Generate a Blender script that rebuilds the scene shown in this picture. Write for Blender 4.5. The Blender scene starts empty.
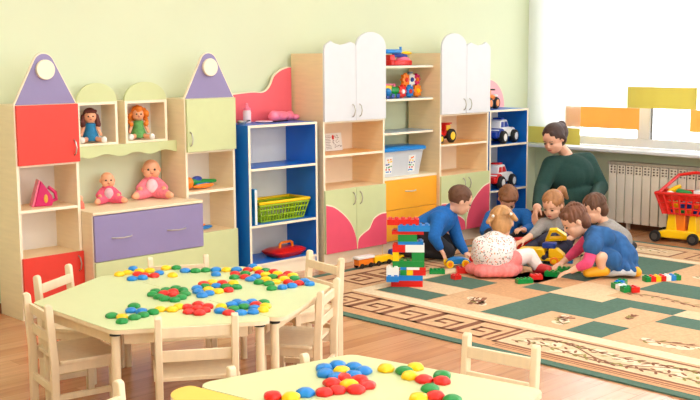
EXPO = 0.14
import bpy, bmesh, math, random
from mathutils import Vector, Matrix, Euler, Quaternion
random.seed(7)
SC = bpy.context.scene
COL = SC.collection
V = Vector
# ------------------------------------------------------------------ camera
CAM = V((-7.851, -5.8476, 1.5)); FL = 1063.46
YAW, PIT, ROL = 0.772, -0.134, -0.0061
FW = V((math.sin(YAW)*math.cos(PIT), math.cos(YAW)*math.cos(PIT), math.sin(PIT)))
RT0 = V((math.cos(YAW), -math.sin(YAW), 0)); UP0 = RT0.cross(FW)
RT = math.cos(ROL)*RT0 + math.sin(ROL)*UP0
UP = -math.sin(ROL)*RT0 + math.cos(ROL)*UP0
RH = RT0.copy(); FH = V((math.sin(YAW), math.cos(YAW), 0)); ZU = V((0, 0, 1))   # floor directions
def W(u, v, d): return CAM + d*(FW + (u-350)/FL*RT - (v-200)/FL*UP)           # point at distance d
def on_z(u, v, z=0.0):
    r = FW + (u-350)/FL*RT - (v-200)/FL*UP
    return CAM + (z-CAM.z)/r.z*r
cd = bpy.data.cameras.new('camera'); cd.sensor_width = 36; cd.lens = FL/700*36; cd.clip_start = .05
co = bpy.data.objects.new('camera', cd); COL.objects.link(co)
co.matrix_world = Matrix.Translation(CAM) @ Matrix((RT, UP, -FW)).transposed().to_4x4()
SC.camera = co
# ------------------------------------------------------------------ materials
def lin(c):
    return tuple(((x/255)/12.92 if x/255 <= .04045 else ((x/255+.055)/1.055)**2.4) for x in c)
MATS = {}
def mat(name, rgb, rough=.5, var=.06, scale=12, bump=0, spec=.5, metal=0, stretch=None, trans=0, coat=0):
    if name in MATS: return MATS[name]
    m = bpy.data.materials.new(name); m.use_nodes = True; nt = m.node_tree; N = nt.nodes; L = nt.links
    b = N['Principled BSDF']; c = lin(rgb)
    b.inputs['Roughness'].default_value = rough; b.inputs['Metallic'].default_value = metal
    b.inputs['Specular IOR Level'].default_value = spec
    b.inputs['Transmission Weight'].default_value = trans
    b.inputs['Coat Weight'].default_value = coat
    tc = N.new('ShaderNodeTexCoord'); mp = N.new('ShaderNodeMapping'); no = N.new('ShaderNodeTexNoise')
    L.new(tc.outputs['Object'], mp.inputs[0]); L.new(mp.outputs[0], no.inputs['Vector'])
    no.inputs['Scale'].default_value = scale; no.inputs['Detail'].default_value = 4
    if stretch: mp.inputs['Scale'].default_value = stretch
    rp = N.new('ShaderNodeValToRGB')
    rp.color_ramp.elements[0].color = (*[x*(1-var) for x in c], 1); rp.color_ramp.elements[0].position = .3
    rp.color_ramp.elements[1].color = (*[min(1, x*(1+var)) for x in c], 1); rp.color_ramp.elements[1].position = .7
    L.new(no.outputs['Fac'], rp.inputs[0]); L.new(rp.outputs[0], b.inputs['Base Color'])
    if bump:
        bp = N.new('ShaderNodeBump'); bp.inputs['Strength'].default_value = bump; bp.inputs['Distance'].default_value = .005
        L.new(no.outputs['Fac'], bp.inputs['Height']); L.new(bp.outputs[0], b.inputs['Normal'])
    MATS[name] = m; return m
m_wall = mat('wall_paint', (213, 221, 190), .8, .012, 3)
m_ceil = mat('ceiling_paint', (245, 243, 235), .9, .01, 3)
m_white = mat('white_lacquer', (217, 219, 224), .35, .01)
m_cream = mat('cream_laminate', (242, 224, 190), .5, .035, 6, stretch=(1, 1, 9))
m_creamD = mat('beech_laminate', (241, 214, 170), .5, .04, 6, stretch=(1, 1, 9))
m_edge = mat('pale_edging', (246, 232, 206), .45, .02)
m_backw = mat('back_board', (232, 226, 216), .6, .02)
m_red = mat('red_laminate', (226, 58, 44), .42, .02)
m_purple = mat('violet_laminate', (141, 130, 174), .45, .02)
m_lime = mat('lime_laminate', (203, 211, 156), .45, .02)
m_orange = mat('orange_laminate', (255, 176, 42), .45, .02)
m_pink = mat('pink_laminate', (233, 84, 112), .45, .02)
m_coral = mat('coral_laminate', (234, 98, 110), .45, .02)
m_blue = mat('blue_laminate', (6, 110, 204), .4, .02)
m_wood = mat('chair_birch', (234, 214, 180), .5, .05, 8, stretch=(4, 4, .6))
m_top = mat('lime_tabletop', (206, 216, 166), .38, .012)
m_topO = mat('yellow_tabletop', (255, 200, 84), .4, .02)
m_metal = mat('brushed_metal', (190, 185, 175), .3, .03, metal=.9)
m_black = mat('black_plastic', (22, 20, 20), .45, .05)
m_skin = mat('skin', (238, 186, 156), .55, .04, 20)
m_skin2 = mat('adult_skin', (234, 178, 150), .55, .04, 20)
m_doll = mat('doll_vinyl', (240, 172, 134), .45, .03)
m_lip = mat('lips', (190, 92, 86), .5)
m_eye = mat('eye_dark', (40, 28, 24), .3)
P = {}
for n, c in dict(red=(222, 30, 22), green=(14, 140, 62), blue=(18, 128, 208), yellow=(255, 204, 10), white=(240, 240, 238), orange=(246, 130, 26), navy=(22, 62, 160), pink=(240, 120, 150), magenta=(206, 22, 100)).items():
    P[n] = mat(n + '_plastic', c, .28, .02)
# ------------------------------------------------------------------ mesh builder
def frame(origin, x, z=ZU):
    x = V(x).normalized(); z = V(z).normalized(); y = z.cross(x).normalized(); z = x.cross(y)
    return Matrix.Translation(V(origin)) @ Matrix((x, y, z)).transposed().to_4x4()
class MB:
    def __init__(s, M=None): s.bm = bmesh.new(); s.M = M or Matrix(); s.mi = 0
    def _f(s, vs, mi=None):
        try: f = s.bm.faces.new(vs)
        except ValueError: return
        f.material_index = s.mi if mi is None else mi
    def pts(s, ps): return [s.bm.verts.new(s.M @ V(p)) for p in ps]
    def box(s, x0, x1, y0, y1, z0, z1):
        v = s.pts([(x, y, z) for z in (z0, z1) for y in (y0, y1) for x in (x0, x1)])
        for a in ((0, 2, 3, 1), (4, 5, 7, 6), (0, 1, 5, 4), (2, 6, 7, 3), (0, 4, 6, 2), (1, 3, 7, 5)): s._f([v[i] for i in a])
        return s
    def taper(s, c0, s0, c1, s1):            # box with different bottom and top rectangles
        v = s.pts([(c0[0]+a*s0[0], c0[1]+b*s0[1], c0[2]) for b in (-.5, .5) for a in (-.5, .5)] +
                  [(c1[0]+a*s1[0], c1[1]+b*s1[1], c1[2]) for b in (-.5, .5) for a in (-.5, .5)])
        for a in ((0, 2, 3, 1), (4, 5, 7, 6), (0, 1, 5, 4), (2, 6, 7, 3), (0, 4, 6, 2), (1, 3, 7, 5)): s._f([v[i] for i in a])
        return s
    def prism(s, poly, a, b, axis='y'):
        def mk(p, t): return {'y': (p[0], t, p[1]), 'z': (p[0], p[1], t), 'x': (t, p[0], p[1])}[axis]
        A = s.pts([mk(p, a) for p in poly]); B = s.pts([mk(p, b) for p in poly]); n = len(poly)
        s._f(A[::-1]); s._f(B)
        for i in range(n): s._f([A[i], A[(i+1) % n], B[(i+1) % n], B[i]])
        return s
    def cyl(s, p0, p1, r0, r1=None, seg=14, cap=True):
        r1 = r0 if r1 is None else r1
        p0, p1 = V(p0), V(p1); d = (p1-p0).normalized(); x = d.orthogonal().normalized(); y = d.cross(x)
        A = s.pts([p0+r0*(math.cos(t)*x+math.sin(t)*y) for t in [2*math.pi*i/seg for i in range(seg)]])
        B = s.pts([p1+r1*(math.cos(t)*x+math.sin(t)*y) for t in [2*math.pi*i/seg for i in range(seg)]])
        for i in range(seg): s._f([A[i], A[(i+1) % seg], B[(i+1) % seg], B[i]])
        if cap: s._f(A[::-1]); s._f(B)
        return s
    def tube(s, pts, r, seg=8, closed=False):
        pts = [V(p) for p in pts]; n = len(pts); rings = []
        ref = None
        for i, p in enumerate(pts):
            t = (pts[(i+1) % n] if (closed or i < n-1) else p) - (pts[i-1] if (closed or i > 0) else p)
            t.normalize()
            if ref is None: ref = t.orthogonal().normalized()
            ref = (ref - ref.dot(t)*t).normalized(); y = t.cross(ref)
            rr = r[i] if isinstance(r, (list, tuple)) else r
            rings.append(s.pts([p+rr*(math.cos(k)*ref+math.sin(k)*y) for k in [2*math.pi*j/seg for j in range(seg)]]))
        m = n if closed else n-1
        for i in range(m):
            A, B = rings[i], rings[(i+1) % n]
            for j in range(seg): s._f([A[j], A[(j+1) % seg], B[(j+1) % seg], B[j]])
        if not closed: s._f(rings[0][::-1]); s._f(rings[-1])
        return s
    def ell(s, c, r, rot=None, seg=16, rings=10):
        if not isinstance(r, (list, tuple)): r = (r, r, r)
        R = rot or Matrix.Identity(3); c = V(c); rows = []
        top = s.pts([c + R @ V((0, 0, r[2]))])[0]; bot = s.pts([c - R @ V((0, 0, r[2]))])[0]
        for i in range(1, rings):
            a = math.pi*i/rings
            rows.append(s.pts([c + R @ V((r[0]*math.sin(a)*math.cos(b), r[1]*math.sin(a)*math.sin(b), r[2]*math.cos(a))) for b in [2*math.pi*j/seg for j in range(seg)]]))
        for j in range(seg):
            k = (j+1) % seg
            s._f([top, rows[0][j], rows[0][k]]); s._f([bot, rows[-1][k], rows[-1][j]])
            for i in range(rings-2): s._f([rows[i][j], rows[i+1][j], rows[i+1][k], rows[i][k]])
        return s
    def lathe(s, prof, c=(0, 0, 0), axis=(0, 0, 1), seg=20):
        d = V(axis).normalized(); x = d.orthogonal().normalized(); y = d.cross(x); c = V(c); rows = []
        for r, h in prof:
            rows.append(s.pts([c+h*d+max(r, 1e-4)*(math.cos(t)*x+math.sin(t)*y) for t in [2*math.pi*i/seg for i in range(seg)]]))
        for A, B in zip(rows, rows[1:]):
            for j in range(seg): s._f([A[j], A[(j+1) % seg], B[(j+1) % seg], B[j]])
        s._f(rows[0][::-1]); s._f(rows[-1]); return s
    def capsule(s, p0, p1, r0, r1):
        t = bmesh.new(); p0, p1 = V(p0), V(p1)
        vs = []
        for p, r in ((p0, r0), (p1, r1)):
            for i in range(1, 8):
                a = math.pi*i/8
                for j in range(12):
                    b = 2*math.pi*j/12
                    vs.append(t.verts.new(p+r*V((math.sin(a)*math.cos(b), math.sin(a)*math.sin(b), math.cos(a)))))
            vs.append(t.verts.new(p+V((0, 0, r)))); vs.append(t.verts.new(p-V((0, 0, r))))
        res = bmesh.ops.convex_hull(t, input=vs)
        bmesh.ops.delete(t, geom=[g for g in res['geom_interior'] if isinstance(g, bmesh.types.BMVert)], context='VERTS')
        mp = {}
        for v in t.verts: mp[v] = s.bm.verts.new(s.M @ v.co)
        for f in t.faces: s._f([mp[v] for v in f.verts])
        t.free(); return s
    def mesh(s, name, mats, smooth=35):
        bmesh.ops.recalc_face_normals(s.bm, faces=s.bm.faces)
        me = bpy.data.meshes.new(name); s.bm.to_mesh(me); s.bm.free()
        for m in (mats if isinstance(mats, (list, tuple)) else [mats]): me.materials.append(m)
        if smooth:
            me.polygons.foreach_set('use_smooth', [True]*len(me.polygons)); me.set_sharp_from_angle(angle=math.radians(smooth))
        return me
ORG = {}                                        # things built in room coordinates: their origin
def tag(o, label, cat, group=None):
    o['label'] = label; o['category'] = cat
    if group: o['group'] = group
    return o
def thing(name, label, cat, loc=(0, 0, 0), rz=0, group=None, room=False):
    o = bpy.data.objects.new(name, None); COL.objects.link(o); o.location = loc; o.rotation_euler = (0, 0, rz)
    o.empty_display_size = .05
    if room: ORG[o] = V(loc)
    return tag(o, label, cat, group)
def link(name, me, parent=None, bev=0, label=None):
    o = bpy.data.objects.new(name, me); COL.objects.link(o)
    if parent is not None:
        o.parent = parent
        if parent in ORG: me.transform(Matrix.Translation(-ORG[parent])); ORG[o] = ORG[parent]
    if bev:
        b = o.modifiers.new('bevel', 'BEVEL'); b.width = bev; b.segments = 2; b.limit_method = 'ANGLE'; b.angle_limit = math.radians(40)
    if label: o['label'] = label
    return o
def part(name, mb, mats, parent, bev=0, label=None, smooth=35): return link(name, mb.mesh(name, mats, smooth), parent, bev, label)
def solo(name, mb, mats, label, cat, group=None, bev=0, smooth=35):     # a thing that is one mesh, built in room coordinates
    me = mb.mesh(name, mats, smooth)
    xs = [v.co for v in me.vertices]; lo = V([min(c[i] for c in xs) for i in range(3)]); hi = V([max(c[i] for c in xs) for i in range(3)])
    c = V(((lo.x+hi.x)/2, (lo.y+hi.y)/2, lo.z)); me.transform(Matrix.Translation(-c))
    o = link(name, me, None, bev); o.location = c; ORG[o] = c
    return tag(o, label, cat, group)
def struct(name, mb, mats, bev=0):
    o = link(name, mb.mesh(name, mats), None, bev); o['kind'] = 'structure'; return o
def copy_tree(o, parent=None):
    c = o.copy(); COL.objects.link(c)
    if parent is not None: c.parent = parent
    for ch in list(o.children): copy_tree(ch, c)
    return c
def rounded(poly, r, n=6):
    out = []; k = len(poly)
    for i in range(k):
        p0, p, p1 = V(poly[i-1]).to_2d(), V(poly[i]).to_2d(), V(poly[(i+1) % k]).to_2d()
        a = (p0-p).normalized(); b = (p1-p).normalized(); half = math.acos(max(-1, min(1, a.dot(b))))/2
        rr = r[i] if isinstance(r, (list, tuple)) else r
        t = rr/math.tan(half); c = p + (a+b).normalized()*rr/math.sin(half)
        s, e = p+a*t-c, p+b*t-c
        a0 = math.atan2(s.y, s.x); da = math.atan2(s.x*e.y-s.y*e.x, s.dot(e))
        for j in range(n+1):
            q = a0+da*j/n; out.append((c.x+rr*math.cos(q), c.y+rr*math.sin(q)))
    return out
def smooth_curve(ps, n=6):                      # catmull-rom through 2-D points
    out = []; ps = [V((*p, 0)) for p in ps]
    for i in range(len(ps)-1):
        a, b, c, d = ps[max(i-1, 0)], ps[i], ps[i+1], ps[min(i+2, len(ps)-1)]
        for j in range(n):
            t = j/n
            q = .5*((2*b)+(c-a)*t+(2*a-5*b+4*c-d)*t*t+(3*b-a-3*c+d)*t**3); out.append((q.x, q.y))
    out.append((ps[-1].x, ps[-1].y)); return out
def arc(cx, cz, r, a0, a1, n=16, rz=None):
    return [(cx+r*math.cos(math.radians(a0+(a1-a0)*i/n)), cz+(rz or r)*math.sin(math.radians(a0+(a1-a0)*i/n))) for i in range(n+1)]
def blob(name, prims, mats, parent, vox=.006, it=4, label=None):
    mb = MB()
    for p in prims:
        if p[0] == 'c': mb.capsule(*p[1:])
        else: mb.ell(*p[1:])
    me = mb.mesh(name + '_raw', []); t = bpy.data.objects.new('tmp', me); COL.objects.link(t)
    r = t.modifiers.new('r', 'REMESH'); r.mode = 'VOXEL'; r.voxel_size = vox; r.use_smooth_shade = True
    if it: sm = t.modifiers.new('s', 'SMOOTH'); sm.iterations = it; sm.factor = .5
    dg = bpy.context.evaluated_depsgraph_get(); dg.update()
    out = bpy.data.meshes.new_from_object(t.evaluated_get(dg)); out.name = name
    bpy.data.objects.remove(t); bpy.data.meshes.remove(me)
    out.materials.clear()
    for m in (mats if isinstance(mats, (list, tuple)) else [mats]): out.materials.append(m)
    return link(name, out, parent, 0, label)
# ------------------------------------------------------------------ room
XL, XR, YB, YF, ZC = -9.3, .30, -8.2, .04, 3.0
def floor_mat():
    m = bpy.data.materials.new('laminate_floor'); m.use_nodes = True; nt = m.node_tree; N, L = nt.nodes, nt.links; b = N['Principled BSDF']
    tc = N.new('ShaderNodeTexCoord'); br = N.new('ShaderNodeTexBrick')
    br.inputs['Scale'].default_value = 1; br.inputs['Brick Width'].default_value = 1.25; br.inputs['Row Height'].default_value = .105
    br.inputs['Mortar Size'].default_value = .0015; br.inputs['Mortar Smooth'].default_value = .1; br.offset = .37
    br.inputs['Color1'].default_value = (*lin((210, 154, 110)), 1); br.inputs['Color2'].default_value = (*lin((190, 130, 88)), 1); br.inputs['Mortar'].default_value = (*lin((160, 106, 70)), 1)
    mp = N.new('ShaderNodeMapping'); mp.inputs['Scale'].default_value = (1.2, 16, 1); no = N.new('ShaderNodeTexNoise'); no.inputs['Scale'].default_value = 1.6; no.inputs['Detail'].default_value = 6
    mx = N.new('ShaderNodeMix'); mx.data_type = 'RGBA'; mx.blend_type = 'MULTIPLY'; mx.inputs[0].default_value = .55
    rp = N.new('ShaderNodeValToRGB'); rp.color_ramp.elements[0].position = .3; rp.color_ramp.elements[0].color = (.62, .55, .5, 1); rp.color_ramp.elements[1].position = .65
    L.new(tc.outputs['Object'], br.inputs['Vector']); L.new(tc.outputs['Object'], mp.inputs[0]); L.new(mp.outputs[0], no.inputs['Vector']); L.new(no.outputs['Fac'], rp.inputs[0])
    L.new(br.outputs['Color'], mx.inputs[6]); L.new(rp.outputs[0], mx.inputs[7]); L.new(mx.outputs[2], b.inputs['Base Color'])
    b.inputs['Roughness'].default_value = .24; b.inputs['Coat Weight'].default_value = .25; b.inputs['Coat Roughness'].default_value = .2; return m
struct('floor', MB().box(XL-.1, XR+.3, YB-.1, YF+.1, -.1, 0), floor_mat())
struct('ceiling', MB().box(XL-.1, XR+.3, YB-.1, YF+.1, ZC, ZC+.1), m_ceil)
struct('wall_back', MB().box(XL-.1, XR+.3, YF, YF+.1, 0, ZC), m_wall)
fill_wins = [(-8.7, -6.3), (-5.7, -3.3), (-2.7, -.4)]  # openings for added windows behind the camera, lighting the furniture from the front
mb = MB(); mb.box(XL-.1, XR+.3, YB-.2, YB, 0, .672); mb.box(XL-.1, XR+.3, YB-.2, YB, 2.62, ZC)
xs_ = [XL-.1] + [x for w in fill_wins for x in w] + [XR+.3]
for a, b in zip(xs_[0::2], xs_[1::2]): mb.box(a, b, YB-.2, YB, .672, 2.62)
struct('wall_front', mb, m_wall)
struct('wall_left', MB().box(XL-.1, XL, YB, YF, 0, ZC), m_wall)
wins = [(-2.75, -.16), (-5.3, -3.15), (-7.8, -5.7)]
mb = MB(); XO = XR+.22
mb.box(XR, XO, YB, YF, 0, .672); mb.box(XR, XO, YB, YF, 2.62, ZC)
ys = [YB] + [y for w in reversed(wins) for y in w] + [YF]
for a, b in zip(ys[0::2], ys[1::2]): mb.box(XR, XO, a, b, .672, 2.62)
struct('wall_right', mb, m_wall)
m_base = mat('baseboard_wood', (128, 78, 50), .45, .1, 8)
struct('baseboard_back', MB().box(XL, XR, YF-.014, YF, 0, .06), m_base, .003)
struct('baseboard_right', MB().box(XR-.014, XR, YB, YF-.014, 0, .06), m_base, .003)
m_glass = bpy.data.materials.new('window_glass'); m_glass.use_nodes = True
nt = m_glass.node_tree; N, L = nt.nodes, nt.links; N.remove(N['Principled BSDF'])
tr = N.new('ShaderNodeBsdfTransparent'); gl = N.new('ShaderNodeBsdfGlossy'); gl.inputs['Roughness'].default_value = .05; fr = N.new('ShaderNodeFresnel'); fr.inputs[0].default_value = 1.4; ms = N.new('ShaderNodeMixShader')
L.new(fr.outputs[0], ms.inputs[0]); L.new(tr.outputs[0], ms.inputs[1]); L.new(gl.outputs[0], ms.inputs[2]); L.new(ms.outputs[0], N['Material Output'].inputs[0])
m_gasket = mat('grey_gasket', (120, 120, 122), .6)
for i, (y0, y1) in enumerate(wins):
    x0, x1 = XR+.10, XR+.16
    mb = MB(); mb.box(x0, x1, y0, y1, .70, .775); mb.box(x0, x1, y0, y1, 2.55, 2.62)
    mb.box(x0, x1, y0, y0+.07, .775, 2.55); mb.box(x0, x1, y1-.07, y1, .775, 2.55)
    n = 3; ms_ = [y1-(y1-y0)*k/n for k in range(1, n)]
    for y in ms_: mb.box(x0, x1, y-.06, y+.06, .775, 2.55)
    w = struct('window_%d' % (i+1), mb, m_white, .004)
    edges = [y1-.07] + [q for y in ms_ for q in (y+.06, y-.06)] + [y0+.07]
    for a, b in zip(edges[0::2], edges[1::2]):
        part('window_pane', MB().box(x0+.028, x0+.032, b, a, .775, 2.55), m_glass, w)
        sg = MB()
        for s0, s1 in ((a-.012, a), (b, b+.012)): sg.box(x0+.018, x0+.03, s0, s1, .775, 2.55)
        part('window_seal', sg, m_gasket, w)
    struct('trim_%d' % (i+1), MB().box(XR-.21, XR+.10, y0-.08 if i else -3.0, y1+.08 if i else -.02, .672, .70), m_white, .006)
for i, (a, b) in enumerate(fill_wins):  # added windows, unseen, letting in frontal fill daylight
    y0, y1 = YB-.16, YB-.10; mb = MB(); mb.box(a, b, y0, y1, .672, .75); mb.box(a, b, y0, y1, 2.55, 2.62); m = (a+b)/2
    for q0, q1 in ((a, a+.07), (m-.06, m+.06), (b-.07, b)): mb.box(q0, q1, y0, y1, .75, 2.55)
    w = struct('window_%d' % (i+4), mb, m_white, .004)
    for q0, q1 in ((a+.07, m-.06), (m+.06, b-.07)): part('window_pane', MB().box(q0, q1, y0+.028, y0+.032, .75, 2.55), m_glass, w)
# ---- sheer panels with coloured lower bands
def sheer(name, rgb, tp, tl, texture=True):
    m = bpy.data.materials.new(name); m.use_nodes = True; nt = m.node_tree; N, L = nt.nodes, nt.links; N.remove(N['Principled BSDF'])
    t = N.new('ShaderNodeBsdfTransparent'); u = N.new('ShaderNodeBsdfTranslucent'); d = N.new('ShaderNodeBsdfDiffuse')
    c = (*lin(rgb), 1); u.inputs[0].default_value = c; d.inputs[0].default_value = c
    a = N.new('ShaderNodeMixShader'); a.inputs[0].default_value = tl; b = N.new('ShaderNodeMixShader'); b.inputs[0].default_value = tp
    L.new(d.outputs[0], a.inputs[1]); L.new(u.outputs[0], a.inputs[2]); L.new(a.outputs[0], b.inputs[1]); L.new(t.outputs[0], b.inputs[2])
    L.new(b.outputs[0], N['Material Output'].inputs[0]); return m
m_sheer = sheer('white_voile', (250, 250, 250), .35, .75)
m_olive = sheer('olive_cloth', (230, 218, 116), .02, .25)
m_orcl = sheer('orange_cloth', (255, 204, 108), .02, .25)
for y0, y1, zb, zt, x, m, lab in (
    (-.57, .0, .716, .862, .112, m_olive, 'white sheer window panel with a low olive band, beside the blue shelf'),
    (-1.14, -.41, .874, 1.056, .128, m_orcl, 'white sheer window panel with an orange band, behind the woman in green'),
    (-1.66, -1.03, 1.058, 1.235, .112, m_olive, 'white sheer window panel with the highest olive band'),
    (-2.3, -1.60, .878, 1.056, .128, m_orcl, 'white sheer window panel with an orange band at the right photo edge')):
    t = thing('sheer_curtain', lab, 'curtain', (x, (y0+y1)/2, zb), 0, 'sheer panels on the window', room=True)
    n = 24; poly = [(x+.002*math.sin(k*1.3), y0+(y1-y0)*k/n) for k in range(n+1)]
    part('sheer_cloth', MB().prism(poly+[(a+.0012, b) for a, b in reversed(poly)], zt, 2.7, 'z'), m_sheer, t)
    part('cloth_band', MB().prism(poly+[(a+.0016, b) for a, b in reversed(poly)], zb, zt, 'z'), m, t, label='coloured band at the foot')
t = thing('curtain_rail', 'white ceiling rail carrying the sheer panels', 'curtain rail', (.12, -1.3, 2.7), room=True)
part('rail', MB().box(.10, .142, -3, .03, 2.7, 2.74), m_white, t, .003)
for y in (-2.8, -1.5, -.2): part('bracket', MB().box(.115, .128, y-.01, y+.01, 2.74, ZC), m_white, t)

# ---- radiator
m_rad = mat('radiator_enamel', (236, 226, 210), .45, .02)
m_radD = mat('radiator_dark', (92, 74, 58), .7, .05)
t = thing('radiator', 'pale sectioned radiator with a pierced top under the window sill', 'radiator', (.2, -1.5, 0), room=True)
sec = MB()                                                # one section, copied along the wall
sec.box(-.012, 0, -.036, .036, .06, .475); sec.box(0, .05, -.006, .006, .06, .56)
for k in range(3): sec.box(-.012, 0, -.036+.031*k, -.026+.031*k, .475, .555)
for k in range(4): sec.box(-.010, 0, -.036, .036, .475+.024*k, .487+.024*k)
sec.mi = 1; sec.box(.004, .008, -.036, .036, .475, .56)
sme = sec.mesh('section', [m_rad, m_radD], 30)
for k in range(18):
    o = bpy.data.objects.new('section', sme); COL.objects.link(o); o.parent = t; o.location = (0, 1.5-.86-.082*k, 0)
    b = o.modifiers.new('bevel', 'BEVEL'); b.width = .003; b.segments = 1
tp_ = MB().box(.19, .285, -2.34, -.81, .563, .585)
for k in range(60): tp_.box(.187, .191, -2.33+.0253*k, -2.318+.0253*k, .565, .583)
part('top_grille', tp_, mat('grille_grey', (186, 176, 160), .5, .1, 40), t, label='grey ribbed top grille')
pp = MB(); pp.cyl((.235, -2.34, .10), (.235, -.81, .10), .016); pp.cyl((.235, -2.34, .52), (.235, -.81, .52), .016)
for y in (-2.2, -1.6, -1.0): pp.box(.24, .295, y-.012, y+.012, .09, .11); pp.box(.22, .25, y-.012, y+.012, 0, .1)
part('pipe', pp, m_rad, t)
# ---- added ceiling lamps, out of view, for fill light
m_fill_lamp = bpy.data.materials.new('fill_lamp_diffuser'); m_fill_lamp.use_nodes = True
b = m_fill_lamp.node_tree.nodes['Principled BSDF']; b.inputs['Emission Color'].default_value = (.97, .985, 1, 1); b.inputs['Emission Strength'].default_value = 13; b.inputs['Base Color'].default_value = (.9, .9, .88, 1)
for x in (-7.4, -5.2, -3.2, -1.5):
    for y in (-6.4, -4.2, -1.9):
        t = thing('fill_lamp', 'added white rectangular fill lamp panel on the ceiling', 'lamp', (x, y, ZC), 0, 'added fill lamp panels on the ceiling')
        part('housing', MB().box(-.62, .62, -.18, .18, -.05, 0), m_white, t, .004)
        part('diffuser', MB().box(-.59, .59, -.15, .15, -.058, -.05), m_fill_lamp, t)
# ---- daylight
wd = bpy.data.worlds.new('sky'); SC.world = wd; wd.use_nodes = True; nt = wd.node_tree
bg = nt.nodes['Background']; bg.inputs[1].default_value = 6.5; bg.inputs[0].default_value = (.93, .97, 1, 1)
for i, (y0, y1) in enumerate(wins):
    ld = bpy.data.lights.new('window_portal', 'AREA'); ld.shape = 'RECTANGLE'; ld.size = 1.9; ld.size_y = y1-y0; ld.cycles.is_portal = True
    lo = bpy.data.objects.new('window_portal', ld); COL.objects.link(lo); lo.location = (XR+.2, (y0+y1)/2, 1.66); lo.rotation_euler = (0, math.radians(90), 0)
for a, b in fill_wins:
    ld = bpy.data.lights.new('window_portal', 'AREA'); ld.shape = 'RECTANGLE'; ld.size = b-a; ld.size_y = 1.9; ld.cycles.is_portal = True
    lo = bpy.data.objects.new('window_portal', ld); COL.objects.link(lo); lo.location = ((a+b)/2, YB-.18, 1.66); lo.rotation_euler = (math.radians(90), 0, 0)
SC.view_settings.view_transform = 'Standard'; SC.view_settings.look = 'None'; SC.view_settings.gamma = 1; SC.view_settings.use_curve_mapping = False
SC.view_settings.exposure = EXPO
SC.cycles.max_bounces = 8; SC.cycles.diffuse_bounces = 6; SC.cycles.transparent_max_bounces = 12; SC.cycles.use_denoising = True
SC.cycles.sample_clamp_indirect = 6
# ------------------------------------------------------------------ furniture along the back wall
T = .017
def bd(mb, x0, x1, y0, y1, z0, z1):             # board with a pale front edge (slot 1)
    mb.mi = 0; mb.box(x0, x1, y0+.002, y1, z0, z1); mb.mi = 1; mb.box(x0, x1, y0, y0+.002, z0, z1); mb.mi = 0; return mb
def handle(p, x, y, z, length=.09, vert=True, rz=0):
    mb = MB(); h = length/2
    if vert: a = [(x, y, z-h), (x, y-.018, z-h*.75), (x+.004, y-.024, z), (x, y-.018, z+h*.75), (x, y, z+h)]
    else: a = [(x-h, y, z), (x-h*.75, y-.018, z), (x, y-.024, z-.003), (x+h*.75, y-.018, z), (x+h, y, z)]
    mb.tube([V(q) for q in a], .0042, 8); part('handle', mb, m_metal, p)
def side(p, x, y0, y1, z0, z1, m): part('side_panel', bd(MB(), x, x+T, y0, y1, z0, z1), [m, m_edge], p)
def board(p, n, x0, x1, y0, y1, z0, z1, m): return part(n, bd(MB(), x0, x1, y0, y1, z0, z1), [m, m_edge], p)
def front(p, n, x0, x1, y, z0, z1, m, label=None): return part(n, MB().box(x0, x1, y-T, y-.0005, z0, z1), m, p, .0015, label)
# --- tall towers with violet roofs
def tower(x0, x1, m, side_hand, lab, niche):
    d, yb = -.245, .028; ztop = 1.239
    t = thing('cupboard_tower', lab, 'cupboard', ((x0+x1)/2, (d+yb)/2, 0), room=True)
    side(t, x0, d, yb, 0, ztop-T, m_cream); side(t, x1-T, d, yb, 0, ztop-T, m_cream)
    board(t, 'top_panel', x0, x1, d, yb, ztop-T, ztop, m_cream)
    part('back_panel', MB().box(x0+T, x1-T, yb-.006, yb, .04, ztop-T), m_backw, t)
    for z in (.352, .63, .893): board(t, 'shelf', x0+T, x1-T, d+.004, yb-.006, z-T*.5, z+T*.5, m_creamD)
    board(t, 'plinth', x0+T, x1-T, d+.02, d+.036, 0, .04, m_cream)
    for z0, z1 in ((.045, .362), (.897, 1.237)):
        dr = front(t, 'door', x0+.008, x1+.001, d, z0, z1, m)
        hx = x1-.035 if side_hand > 0 else x0+.03
        handle(dr, hx, d-T, (z1-.07 if z0 < .5 else z0+.085))
    cx = (x0+x1)/2; hw = (x1-x0)/2
    a = [(cx-hw, ztop+.0015), (cx+hw, ztop+.0015)]; ap = arc(cx, 1.468, .066, 27, 153, 10)
    rf = part('roof_panel', MB().prism(a+ap, d, d+.016), m_edge, t, label='violet pointed roof board')
    k = lambda p: (cx+(p[0]-cx)*.955, 1.24+(p[1]-1.24)*.975)
    part('roof_face', MB().prism([k(p) for p in a+ap], d-.003, d-.0002), m_purple, rf)
    part('disc', MB().lathe([(.0, 0), (.054, 0), (.057, .003), (.057, .02), (.054, .023), (0, .023)], (cx, d-.003, 1.437), (0, -1, 0), 28), m_edge, rf, label='round cream disc')
    return t
tower(-5.028, -4.632, m_red, 1, 'tall cream cupboard with red doors and a violet pointed roof', 0)
tower(-3.866, -3.466, m_lime, -1, 'tall cream cupboard with pale green doors and a violet pointed roof', 0)
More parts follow.
